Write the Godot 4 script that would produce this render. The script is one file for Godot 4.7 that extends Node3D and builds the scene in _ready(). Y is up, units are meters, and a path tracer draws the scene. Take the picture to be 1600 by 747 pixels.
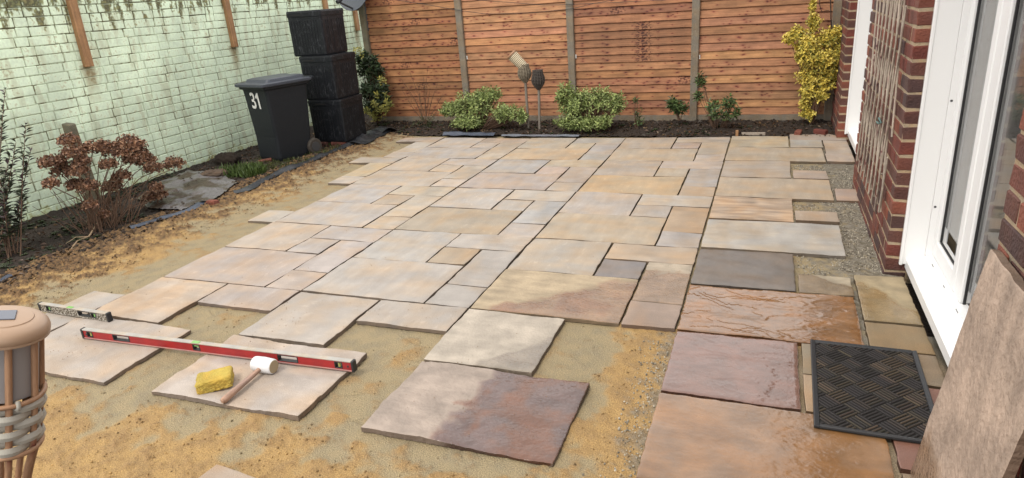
extends Node3D

# ---------------------------------------------------------------- geometry collector
class Geo:
	var v := PackedVector3Array()
	var n := PackedVector3Array()
	var u := PackedVector2Array()
	var c := PackedColorArray()
	var col := Color.WHITE
	func tri3(a, b, d, na, nb, nd, ua, ub, ud):
		v.append(a); v.append(d); v.append(b)
		n.append(na); n.append(nd); n.append(nb)
		u.append(ua); u.append(ud); u.append(ub)
		c.append(col); c.append(col); c.append(col)
	func tri(a, b, d, ua = Vector2.ZERO, ub = Vector2.ZERO, ud = Vector2.ZERO):
		var nn = (b - a).cross(d - a).normalized()
		tri3(a, b, d, nn, nn, nn, ua, ub, ud)
	func quad(a, b, d, e, ua = Vector2.ZERO, ub = Vector2.ZERO, ud = Vector2.ZERO, ue = Vector2.ZERO):
		tri(a, b, d, ua, ub, ud)
		tri(a, d, e, ua, ud, ue)
	func out_face(pts, mid, grain, off, xf):
		var p = pts.duplicate()
		var nn = (p[1] - p[0]).cross(p[2] - p[0])
		var cc = Vector3.ZERO
		for q in p: cc += q
		cc /= p.size()
		if nn.dot(cc - mid) < 0: p.reverse()
		nn = nn.abs()
		var ax = nn.max_axis_index()
		var uvs = []
		for q in p:
			var a = q[grain]
			var o1 = (grain + 1) % 3
			var o2 = (grain + 2) % 3
			var b = q[o2] if ax == o1 else (q[o1] if ax == o2 else q[o1])
			if ax == grain: a = q[o2]
			uvs.append(Vector2(a, b) + off)
		for k in range(1, p.size() - 1):
			tri(xf * p[0], xf * p[k], xf * p[k + 1], uvs[0], uvs[k], uvs[k + 1])
	func box(size, xf = Transform3D.IDENTITY, bev = 0.0, jit = 0.0, grain = 0, off = Vector2.ZERO, rg = null, taper = Vector2.ONE):
		# bevelled box centred on xf's origin; taper scales x and z at the top
		var h = size * 0.5
		var pt = {}
		for sx in [-1, 1]:
			for sy in [-1, 1]:
				for sz in [-1, 1]:
					var j = Vector3.ZERO
					if jit > 0.0: j = Vector3(rg.randf_range(-jit, jit), rg.randf_range(-jit, jit), rg.randf_range(-jit, jit))
					for a in 3:
						var s = Vector3(sx, sy, sz)
						var q = s * (h - Vector3.ONE * bev)
						q[a] = s[a] * h[a]
						if sy > 0: q = Vector3(q.x * taper.x, q.y, q.z * taper.y)
						pt[[sx, sy, sz, a]] = q + j
		var S = [-1, 1]
		for a in 3:
			var b = (a + 1) % 3
			var d = (a + 2) % 3
			for s in S:
				var f = []
				for k in [[-1, -1], [1, -1], [1, 1], [-1, 1]]:
					var key = [0, 0, 0, a]
					key[a] = s; key[b] = k[0]; key[d] = k[1]
					f.append(pt[key])
				out_face(f, Vector3.ZERO, grain, off, xf)
		if bev <= 0.0: return
		for a in 3:
			var b = (a + 1) % 3
			var d = (a + 2) % 3
			for s in S:
				for t in S:
					var f = []
					for k in [[-1, a], [1, a], [1, b], [-1, b]]:
						var key = [0, 0, 0, k[1]]
						key[a] = s; key[b] = t; key[d] = k[0]
						f.append(pt[key])
					out_face(f, Vector3.ZERO, grain, off, xf)
		for sx in S:
			for sy in S:
				for sz in S:
					out_face([pt[[sx, sy, sz, 0]], pt[[sx, sy, sz, 1]], pt[[sx, sy, sz, 2]]], Vector3.ZERO, grain, off, xf)
	func tube(pts, rad, sides = 8, caps = true):
		var rings = []
		var nrm = []
		var side = Vector3.UP
		for i in pts.size():
			var d = (pts[min(i + 1, pts.size() - 1)] - pts[max(i - 1, 0)]).normalized()
			if i == 0: side = d.cross(Vector3.UP if abs(d.y) < 0.9 else Vector3.RIGHT).normalized()
			else: side = (side - d * side.dot(d)).normalized()
			var bi = d.cross(side)
			var r = rad[i] if rad is Array else rad
			var ring = []
			var rn = []
			for k in sides + 1:
				var t = TAU * k / sides
				var o = side * cos(t) + bi * sin(t)
				ring.append(pts[i] + o * r); rn.append(o)
			rings.append(ring); nrm.append(rn)
		var len = 0.0
		for i in pts.size() - 1:
			var l2 = len + pts[i].distance_to(pts[i + 1])
			for k in sides:
				var u0 = 0.05 * k / sides
				var u1 = 0.05 * (k + 1) / sides
				tri3(rings[i][k], rings[i][k + 1], rings[i + 1][k + 1], nrm[i][k], nrm[i][k + 1], nrm[i + 1][k + 1], Vector2(len, u0), Vector2(len, u1), Vector2(l2, u1))
				tri3(rings[i][k], rings[i + 1][k + 1], rings[i + 1][k], nrm[i][k], nrm[i + 1][k + 1], nrm[i + 1][k], Vector2(len, u0), Vector2(l2, u1), Vector2(l2, u0))
			len = l2
		if caps:
			for e in [0, pts.size() - 1]:
				for k in sides:
					if e == 0: tri(pts[e], rings[e][k + 1], rings[e][k])
					else: tri(pts[e], rings[e][k], rings[e][k + 1])
	func lathe(prof, sides = 24, xf = Transform3D.IDENTITY, sq = 1.0):
		# prof: Vector2(radius, y), smooth round, hard along the profile where points repeat
		var segs = []
		for i in prof.size() - 1: segs.append((prof[i + 1] - prof[i]).normalized())
		for i in prof.size() - 1:
			var a = prof[i]
			var b = prof[i + 1]
			if a.distance_to(b) < 1e-6: continue
			var t = segs[i]
			var ta = (t + segs[i - 1]).normalized() if i > 0 and t.dot(segs[i - 1]) > 0.75 else t
			var tb = (t + segs[i + 1]).normalized() if i < segs.size() - 1 and t.dot(segs[i + 1]) > 0.75 else t
			for k in sides:
				var q = []
				var m = []
				for w in [[k, a, ta], [k + 1, a, ta], [k + 1, b, tb], [k, b, tb]]:
					var an = TAU * w[0] / sides
					q.append(xf * Vector3(cos(an) * w[1].x, w[1].y, -sin(an) * w[1].x * sq))
					m.append((xf.basis * Vector3(cos(an) * w[2].y, -w[2].x, -sin(an) * w[2].y)).normalized())
				tri3(q[0], q[1], q[2], m[0], m[1], m[2], Vector2(a.y, 0), Vector2(a.y, .1), Vector2(b.y, .1))
				tri3(q[0], q[2], q[3], m[0], m[2], m[3], Vector2(a.y, 0), Vector2(b.y, .1), Vector2(b.y, 0))
	func leaf(p, d, up, L, W, fold = 0.25, droop = 0.15):
		var s = d.cross(up).normalized()
		var nn = s.cross(d).normalized()
		var tip = p + d * L - nn * L * droop
		var m = p + d * L * 0.5
		var l = m + s * W * 0.5 + nn * W * fold
		var r = m - s * W * 0.5 + nn * W * fold
		tri(p, r, tip)
		tri(p, tip, l)
	func grid(pts, w, h, uvs):
		# smooth indexed-like sheet, pts row-major w*h
		var nn = PackedVector3Array()
		nn.resize(w * h)
		for j in h:
			for i in w:
				var a = pts[j * w + min(i + 1, w - 1)] - pts[j * w + max(i - 1, 0)]
				var b = pts[min(j + 1, h - 1) * w + i] - pts[max(j - 1, 0) * w + i]
				var q = b.cross(a).normalized()
				nn[j * w + i] = q
		for j in h - 1:
			for i in w - 1:
				var k = j * w + i
				tri3(pts[k], pts[k + w], pts[k + w + 1], nn[k], nn[k + w], nn[k + w + 1], uvs[k], uvs[k + w], uvs[k + w + 1])
				tri3(pts[k], pts[k + w + 1], pts[k + 1], nn[k], nn[k + w + 1], nn[k + 1], uvs[k], uvs[k + w + 1], uvs[k + 1])
	func mesh():
		var arr = []
		arr.resize(Mesh.ARRAY_MAX)
		arr[Mesh.ARRAY_VERTEX] = v
		arr[Mesh.ARRAY_NORMAL] = n
		arr[Mesh.ARRAY_TEX_UV] = u
		arr[Mesh.ARRAY_COLOR] = c
		var m = ArrayMesh.new()
		m.add_surface_from_arrays(Mesh.PRIMITIVE_TRIANGLES, arr)
		return m

var rng := RandomNumberGenerator.new()
var M := {}
var names := {}
var cam: Camera3D
var cam_b: Basis
var cam_o := Vector3(0.394454, 1.724379, 3.242499)
const FOC := 1050.457
const ALB := 0.80   # share of the photographed brightness taken as base colour

# ---------------------------------------------------------------- placing helpers
func ray(px, py): return cam_b * Vector3((px - 800.0) / FOC, -(py - 373.5) / FOC, -1.0)
func on_ground(px, py, h = 0.0):
	var d = ray(px, py)
	return cam_o + d * ((h - cam_o.y) / d.y)
func on_x(px, py, x):
	var d = ray(px, py)
	return cam_o + d * ((x - cam_o.x) / d.x)
func on_z(px, py, z):
	var d = ray(px, py)
	return cam_o + d * ((z - cam_o.z) / d.z)
func to_px(p):
	var q = cam_b.inverse() * (p - cam_o)
	return Vector3(800.0 + FOC * q.x / -q.z, 373.5 - FOC * q.y / -q.z, -q.z)

func numbered(s):
	if not names.has(s):
		names[s] = 0
		return s
	names[s] += 1
	return "%s_%03d" % [s, names[s]]
func obj(called, mesh, mat, parent = self, at = Vector3.ZERO):
	var o = MeshInstance3D.new()
	o.name = numbered(called) if parent == self else called
	o.mesh = mesh.mesh() if mesh is Geo else mesh
	o.material_override = mat
	o.position = at
	parent.add_child(o, true)
	return o
func thing(called, label, category, at = Vector3.ZERO, turn = 0.0, group = ""):
	var o = Node3D.new()
	o.name = numbered(called)
	add_child(o, true)
	o.position = at
	o.rotation.y = turn
	tag(o, label, category, group)
	return o
func tag(o, label, category, group = ""):
	o.set_meta("label", label)
	o.set_meta("category", category)
	if group != "": o.set_meta("group", group)
	return o
func kind(o, k):
	o.set_meta("kind", k)
	return o
func scatter(called, mesh, mat, xfs, cols, parent = self):
	var mm = MultiMesh.new()
	mm.transform_format = MultiMesh.TRANSFORM_3D
	mm.use_colors = true
	mm.mesh = mesh.mesh() if mesh is Geo else mesh
	mm.instance_count = xfs.size()
	for i in xfs.size():
		mm.set_instance_transform(i, xfs[i])
		mm.set_instance_color(i, cols[i])
	var o = MultiMeshInstance3D.new()
	o.name = numbered(called) if parent == self else called
	o.multimesh = mm
	o.material_override = mat
	parent.add_child(o, true)
	kind(o, "stuff")
	return o

# ---------------------------------------------------------------- colours and materials
func rgb(r, g, b, k = 1.0):
	# an sRGB reading of the photograph as linear base colour
	var c = Color8(int(r), int(g), int(b)).srgb_to_linear()
	var y = 0.3 * c.r + 0.6 * c.g + 0.1 * c.b
	c = c.lerp(Color(y, y, y), 0.10)
	return Color(c.r * ALB * k, c.g * ALB * k, c.b * ALB * k)
func mat(lin, rough = 0.8, tex = null, nrm = null, ns = 1.0, sc = Vector3.ONE):
	var m = StandardMaterial3D.new()
	m.albedo_color = lin.linear_to_srgb()
	m.roughness = rough
	if tex: m.albedo_texture = tex
	if nrm:
		m.normal_enabled = true
		m.normal_texture = nrm
		m.normal_scale = ns
	m.uv1_scale = sc
	return m
func vmat(rough = 0.8, back = 0.0):
	var m = StandardMaterial3D.new()
	m.vertex_color_use_as_albedo = true
	m.roughness = rough
	if back > 0:
		m.backlight_enabled = true
		m.backlight = Color(back, back, back * 0.5)
	return m
func tri_map(m, s, off = Vector3.ZERO, world = true):
	m.uv1_triplanar = true
	m.uv1_world_triplanar = world
	m.uv1_scale = s if s is Vector3 else Vector3.ONE * s
	m.uv1_offset = off
	m.uv1_triplanar_sharpness = 8.0
	return m
func fnl(seed, freq, oct = 4, warp = 0.0):
	var f = FastNoiseLite.new()
	f.noise_type = FastNoiseLite.TYPE_SIMPLEX_SMOOTH
	f.seed = seed
	f.frequency = freq
	f.fractal_octaves = oct
	if warp > 0:
		f.domain_warp_enabled = true
		f.domain_warp_amplitude = warp
		f.domain_warp_frequency = freq * 0.6
	return f
func nbytes(f, w, h, gw = 0, gh = 0):
	# noise picture w*h as bytes, drawn at gw*gh and stretched when given
	var im = f.get_seamless_image(gw if gw else w, gh if gh else h)
	if gw: im.resize(w, h, Image.INTERPOLATE_CUBIC)
	im.convert(Image.FORMAT_L8)
	return im.get_data()
func tex_of(bytes, w, h, fmt = Image.FORMAT_RGB8):
	var im = Image.create_from_data(w, h, false, fmt, bytes)
	im.generate_mipmaps()
	return ImageTexture.create_from_image(im)
func ntex(seed, freq, size = 512, oct = 5, bump = 6.0):
	var f = fnl(seed, freq, oct)
	var im = f.get_seamless_image(size, size)
	im.convert(Image.FORMAT_RGBA8)
	im.bump_map_to_normal_map(bump)
	return ImageTexture.create_from_image(im)

func stone_tex(seed, streak, cloud, hue, scuff):
	# seamless sandstone: soft beds along u, clouds, grain; mean about 0.86
	var S = 512
	var a = nbytes(fnl(seed, 0.006, 4, 30.0), S, S, 512, 256 if streak < 0.5 else 512)
	var b = nbytes(fnl(seed + 1, 0.02, 4, 12.0), S, S, 96, 512)
	var g = nbytes(fnl(seed + 2, 0.35, 2), S, S)
	var h = nbytes(fnl(seed + 3, 0.005, 3, 40.0), S, S)
	var s = nbytes(fnl(seed + 4, 0.03, 4, 20.0), S, S, 256, 512)
	var o = PackedByteArray()
	o.resize(S * S * 3)
	for i in S * S:
		var v = 219.0 + cloud * (a[i] - 128) + streak * (b[i] - 128) + 0.22 * (g[i] - 128)
		if s[i] > 175: v += scuff * (s[i] - 175)
		var t = maxf(hue * (h[i] - 108), -3.0)
		o[i * 3] = clampi(int(v + t), 0, 255)
		o[i * 3 + 1] = clampi(int(v), 0, 255)
		o[i * 3 + 2] = clampi(int(v - t * 1.3), 0, 255)
	return tex_of(o, S, S)

func wood_tex(seed, knots, blotch = -1.0):
	var W = 1024
	var H = 128
	var a = nbytes(fnl(seed, 0.05, 4, 10.0), W, H, 48, 128)
	var b = nbytes(fnl(seed + 1, 0.006, 3), W, H)
	var g = nbytes(fnl(seed + 2, 0.25, 3), W, H, 160, 128)
	var bl = nbytes(fnl(seed + 5, 0.035, 4, 10.0), W, H) if blotch >= 0.0 else b
	var r = RandomNumberGenerator.new()
	r.seed = seed
	var ks = []
	for k in knots: ks.append([r.randf() * W, r.randf_range(0.1, 0.9) * H, r.randf_range(2.5, 5.5), r.randf_range(0.5, 1.0)])
	var o = PackedByteArray()
	o.resize(W * H * 3)
	for y in H:
		for x in W:
			var i = y * W + x
			var st = 0.0
			if blotch >= 0.0: st = smoothstep(0.35, 0.95, 0.80 - absf(x / 1024.0 - blotch) * 16.0 + (bl[i] - 128) / 60.0)
			var v = 205.0 + 0.20 * (a[i] - 128) + 0.18 * (b[i] - 128) + 0.14 * (g[i] - 128)
			v *= 1.0 - 0.42 * st
			o[i * 3] = clampi(int(v + 3), 0, 255)
			o[i * 3 + 1] = clampi(int(v * (1.0 - 0.12 * st)), 0, 255)
			o[i * 3 + 2] = clampi(int(v * (1.0 - 0.1 * st) - 3), 0, 255)
	for k in ks:
		for y in range(max(0, int(k[1] - 26)), min(H, int(k[1] + 26))):
			for x in range(max(0, int(k[0] - 44)), min(W, int(k[0] + 44))):
				var dx = (x - k[0]) / (k[2] * 1.5)
				var dy = (y - k[1]) / k[2]
				var d = dx * dx + dy * dy
				var f = 1.0 - k[3] * (0.72 * exp(-d * 0.9) + 0.14 * exp(-d * 0.12))
				var i = (y * W + x) * 3
				o[i] = int(o[i] * f)
				o[i + 1] = int(o[i + 1] * f * (0.2 + 0.8 * f))
				o[i + 2] = int(o[i + 2] * f * (0.35 + 0.65 * f))
	return tex_of(o, W, H)

func wall_tex(joint):
	# the painted wall's coat: mint paint, moss and grime along the top, algae at the foot, brown stains under the timbers. 5 mm a pixel on the bricks; in the joints the dirt and moss sit thicker
	var W = 1024 if joint else 1536
	var H = 256 if joint else 384
	var fs = 2.0 if joint else 1.33
	var a = nbytes(fnl(71, 0.02 * fs, 4, 10.0), W, H)
	var drip = nbytes(fnl(72, 0.03 * fs, 4, 8.0), W, H, W, H / 4)
	var fine = nbytes(fnl(73, 0.10 * fs, 4), W, H)
	var big = nbytes(fnl(74, 0.006 * fs, 3), W, H)
	var o = PackedByteArray()
	o.resize(W * H * 3)
	var paint = Color8(219, 235, 208) if not joint else Color8(188, 200, 172)
	var moss = Color8(52, 50, 28)
	var alg = Color8(160, 164, 98)
	var rust = Color8(124, 102, 66)
	var tz = [-1.90, -4.02, -6.15, -6.95]
	var ex = 0.34 if joint else 0.0
	for y in H:
		var wy = 2.3 - 2.4 * (y + 0.5) / H
		for x in W:
			var i = y * W + x
			var z = 0.4 - 8.192 * (x + 0.5) / W
			var fa = a[i] / 255.0
			var fd = drip[i] / 255.0
			var ff = fine[i] / 255.0
			var k = 1.0 + 0.16 * (big[i] / 255.0 - 0.5) + 0.10 * (fa - 0.5) + 0.12 * (ff - 0.5)
			var c = Color(paint.r * k, paint.g * k, paint.b * k)
			if wy > 1.2:
				var m = smoothstep(0.70, 0.86, (wy - 1.90) * 1.15 + fd * 0.62 + fa * 0.34 + ff * 0.34 + ex + 0.10)
				c = c.lerp(moss.lerp(alg, clampf(ff * 1.8 - 0.75, 0, 0.75)), m * 0.85)
			if wy < 0.5:
				var g = smoothstep(0.55, 0.85, (0.16 - wy) * 1.6 + fa * 0.5 + ff * 0.4 + ex * 0.4)
				c = c.lerp(alg, g * 0.6)
				var dk = smoothstep(0.66, 0.8, (0.05 - wy) * 3.0 + fd * 0.5 + ff * 0.4 + ex * 0.5)
				c = c.lerp(rust, dk * 0.6)
			if joint: c = c.lerp(rust.lerp(moss, 0.6), 0.80 * smoothstep(0.42, 0.64, fd * 0.5 + fa * 0.2 + ff * 0.3))
			else: c = c.lerp(rust, 0.30 * smoothstep(0.62, 0.76, ff * 0.6 + fa * 0.4) + 0.16 * smoothstep(0.55, 0.75, fd))
			if wy < 1.34 and wy > 0.85:
				for t in tz:
					var dz = absf(z - t)
					if dz < 0.14:
						var s = smoothstep(0.10, 0.02, dz + (fd - 0.5) * 0.08) * smoothstep(0.85, 1.34, wy + (fa - 0.5) * 0.3) * (0.35 + 0.7 * ff)
						c = c.lerp(rust, clampf(s, 0, 0.75))
			o[i * 3] = clampi(int(c.r * 255), 0, 255)
			o[i * 3 + 1] = clampi(int(c.g * 255), 0, 255)
			o[i * 3 + 2] = clampi(int(c.b * 255), 0, 255)
	return tex_of(o, W, H)

func wet_tex(seed, dry, wet, second, W, H, fn, bands, upright = false):
	# one slab's own colour and gloss: where water lies the stone is its wet colour and smooth
	var a = nbytes(fnl(seed, 0.008, 4, 30.0), W, H)
	var b = nbytes(fnl(seed + 1, 0.03, 4, 14.0), W, H, W if upright else W / 4, H / 4 if upright else H)
	var g = nbytes(fnl(seed + 2, 0.4, 2), W, H)
	var h = nbytes(fnl(seed + 3, 0.006, 3, 40.0), W, H)
	var o = PackedByteArray()
	var r = PackedByteArray()
	o.resize(W * H * 3)
	r.resize(W * H)
	for y in H:
		for x in W:
			var i = y * W + x
			var na = a[i] / 255.0 - 0.5
			var w = smoothstep(-0.06, 0.06, fn.call(float(x) / W, float(y) / H) + na * 0.22 + (g[i] / 255.0 - 0.5) * 0.03)
			var k = 1.0 + 0.22 * na + bands * (b[i] / 255.0 - 0.5) + 0.10 * (g[i] / 255.0 - 0.5)
			var t = smoothstep(0.35, 0.7, h[i] / 255.0)
			var c = dry.lerp(wet.lerp(second, t), w)
			o[i * 3] = clampi(int(c.r * k * 255), 0, 255)
			o[i * 3 + 1] = clampi(int(c.g * k * 255), 0, 255)
			o[i * 3 + 2] = clampi(int(c.b * k * 255), 0, 255)
			r[i] = int(lerpf(215.0, 52.0, w) + 40.0 * na)
	return [tex_of(o, W, H), tex_of(r, W, H, Image.FORMAT_L8)]

# ---------------------------------------------------------------- paving
var f_riv: FastNoiseLite
var f_edge: FastNoiseLite
var f_a: FastNoiseLite
var f_b: FastNoiseLite
var f_c: FastNoiseLite
var stone := []
var n_stone
var n_fine
var laid := []    # Rect2 of each slab that lies in the bed (x, z)

func row_shift(x, z):
	# the courses as they were laid: measured drift of each course line at x = -3.6, -2.4, -1.2, 0
	var t = [[0.116, 0.117, 0.078, -0.026], [0.03, 0.03, -0.003, -0.055], [-0.039, -0.048, -0.039, -0.031], [-0.018, -0.015, -0.021, -0.01], [0, 0, 0, 0]]
	var i = clampf((x + 3.6) / 1.2, 0, 2.999)
	var j = clampf((z + 4.8) / 1.2, 0, 3.999)
	if x > 0.0: i = 2.999
	var a = int(i); var b = int(j)
	var fi = i - a; var fj = j - b
	return lerpf(lerpf(t[b][a], t[b][a + 1], fi), lerpf(t[b + 1][a], t[b + 1][a + 1], fi), fj)

func riven(x, z, s, amp):
	var n = f_riv.get_noise_2d(x * 1.3 + s * 17.3, z * 2.4 + s * 9.1) * 5.0
	var k = floor(n)
	var h = (k + smoothstep(0.80, 1.0, n - k)) * 0.0016
	var fine = f_b.get_noise_2d(x * 9.0 + s * 5.0, z * 20.0) * 0.0004
	return (h + fine) * amp

func slab_geo(c, th, res, amp, s, own_uv):
	var q = Geo.new()
	var mid = (c[0] + c[1] + c[2] + c[3]) * 0.25
	var w = c[0].distance_to(c[1])
	var d = c[0].distance_to(c[3])
	var tx = [0.0, 0.005 / w]
	var nx = maxi(2, int(w / res))
	for i in range(1, nx): tx.append(lerpf(0.012 / w, 1.0 - 0.012 / w, float(i) / nx))
	tx.append(1.0 - 0.005 / w); tx.append(1.0)
	var tz = [0.0, 0.005 / d]
	var nz = maxi(2, int(d / res))
	for i in range(1, nz): tz.append(lerpf(0.012 / d, 1.0 - 0.012 / d, float(i) / nz))
	tz.append(1.0 - 0.005 / d); tz.append(1.0)
	var W = tx.size()
	var H = tz.size()
	var pts = PackedVector3Array()
	var uvs = PackedVector2Array()
	var rot = (s * 7) % 4
	for j in H:
		for i in W:
			var u = tx[i]; var v = tz[j]
			var p = c[0].lerp(c[1], u).lerp(c[3].lerp(c[2], u), v) - mid
			var e = 0.0055
			# hand-cut edges wander
			var ex = f_edge.get_noise_2d(p.y * 1.0 + s * 3.7, 11.0 + s) * e * (1.0 - u) - f_edge.get_noise_2d(p.y + s * 5.1, 77.0 + s) * e * u
			var ez = f_edge.get_noise_2d(p.x + s * 2.9, 31.0 + s) * e * (1.0 - v) - f_edge.get_noise_2d(p.x + s * 4.3, 57.0 + s) * e * v
			var y = riven(p.x, p.y, s, amp)
			if i == 0 or j == 0 or i == W - 1 or j == H - 1: y -= 0.0035
			pts.append(Vector3(p.x + ex, y, p.y + ez))
			if own_uv: uvs.append(Vector2(u, v))
			else: uvs.append(Vector2(p.x, p.y).rotated(rot * PI / 2) + Vector2(s * 0.37, s * 0.61))
	q.grid(pts, W, H, uvs)
	var ring = []
	for i in W: ring.append(i)
	for j in range(1, H): ring.append(j * W + W - 1)
	for i in range(W - 2, -1, -1): ring.append((H - 1) * W + i)
	for j in range(H - 2, 0, -1): ring.append(j * W)
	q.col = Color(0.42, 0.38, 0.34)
	for k in ring.size():
		var a = pts[ring[k]]
		var b = pts[ring[(k + 1) % ring.size()]]
		var a1 = Vector3(a.x * (1.0 + 0.01 * f_edge.get_noise_2d(k * 0.11, s)), -th, a.z * (1.0 + 0.012 * f_edge.get_noise_2d(k * 0.11, s + 9)))
		var kb = (k + 1) % ring.size()
		var b1 = Vector3(b.x * (1.0 + 0.01 * f_edge.get_noise_2d(kb * 0.11, s)), -th, b.z * (1.0 + 0.012 * f_edge.get_noise_2d(kb * 0.11, s + 9)))
		var am = a.lerp(a1, 0.5) + Vector3(a.x, 0, a.z).normalized() * 0.003 * f_edge.get_noise_2d(k * 0.3, s + 4)
		var bm = b.lerp(b1, 0.5) + Vector3(b.x, 0, b.z).normalized() * 0.003 * f_edge.get_noise_2d(kb * 0.3, s + 4)
		var ua = uvs[ring[k]]; var ub = uvs[ring[kb]]
		q.quad(a, b, bm, am, ua, ub, ub + Vector2(.01, .01), ua + Vector2(.01, .01))
		q.quad(am, bm, b1, a1, ua, ub, ub + Vector2(.02, .02), ua + Vector2(.02, .02))
	return [q.mesh(), mid]

func stone_mat(c, tex, rough, wet = 0.0):
	var w = 0.0 if c[0] < 176 else 0.42
	var m = mat(rgb(lerpf(c[0], 222, w), lerpf(c[1], 198, w), lerpf(c[2], 177, w), 0.63 / 0.71), rough, stone[tex], n_stone, 0.18)
	m.vertex_color_use_as_albedo = true
	return m

var slab_no := 0
func slab(parent, x0, z0, x1, z1, c, tex = -1, rough = 0.82, res = 0.1, amp = 1.0, own = null, y = 0.0, warp = true):
	slab_no += 1
	var s = slab_no
	var g = 0.0072
	var cs = []
	for k in [[x0 + g, z0 + g], [x1 - g, z0 + g], [x1 - g, z1 - g], [x0 + g, z1 - g]]:
		var p = Vector2(k[0], k[1])
		if warp: p.y += row_shift(k[0], k[1])
		p += Vector2(rng.randf_range(-.0018, .0018), rng.randf_range(-.0018, .0018))
		cs.append(p)
	var r = slab_geo(cs, 0.026, res, amp, s, own != null)
	var m = own if own else stone_mat(c, tex if tex >= 0 else s % 4, rough)
	laid.append(Rect2(minf(cs[0].x, cs[3].x), minf(cs[0].y, cs[1].y), x1 - x0 - 2 * g, z1 - z0 - 2 * g))
	var pos = Vector3(r[1].x, y + rng.randf_range(-0.0012, 0.0012), r[1].y)
	var o = obj("paving_slab" if parent == self else "paving_slab", r[0], m, parent, pos)
	o.rotation = Vector3(rng.randf_range(-.002, .002), 0, rng.randf_range(-.002, .002))
	return o

func own_mat(t, ns = 0.35):
	var m = StandardMaterial3D.new()
	m.albedo_texture = t[0]
	m.albedo_color = Color(1, 1, 1)
	m.vertex_color_use_as_albedo = true
	m.roughness = 1.0
	m.roughness_texture = t[1]
	m.normal_enabled = true
	m.normal_texture = n_fine
	m.normal_scale = ns
	return m
func film(m):
	# standing water on the stone
	m.clearcoat_enabled = true
	m.clearcoat = 0.40
	m.clearcoat_roughness = 0.13
	m.normal_scale = 0.12
func sc(r, g, b, k = 1.0):
	# texture colour (sRGB) of a photographed reading
	return rgb(r, g, b, k * 0.64).linear_to_srgb()

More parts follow.
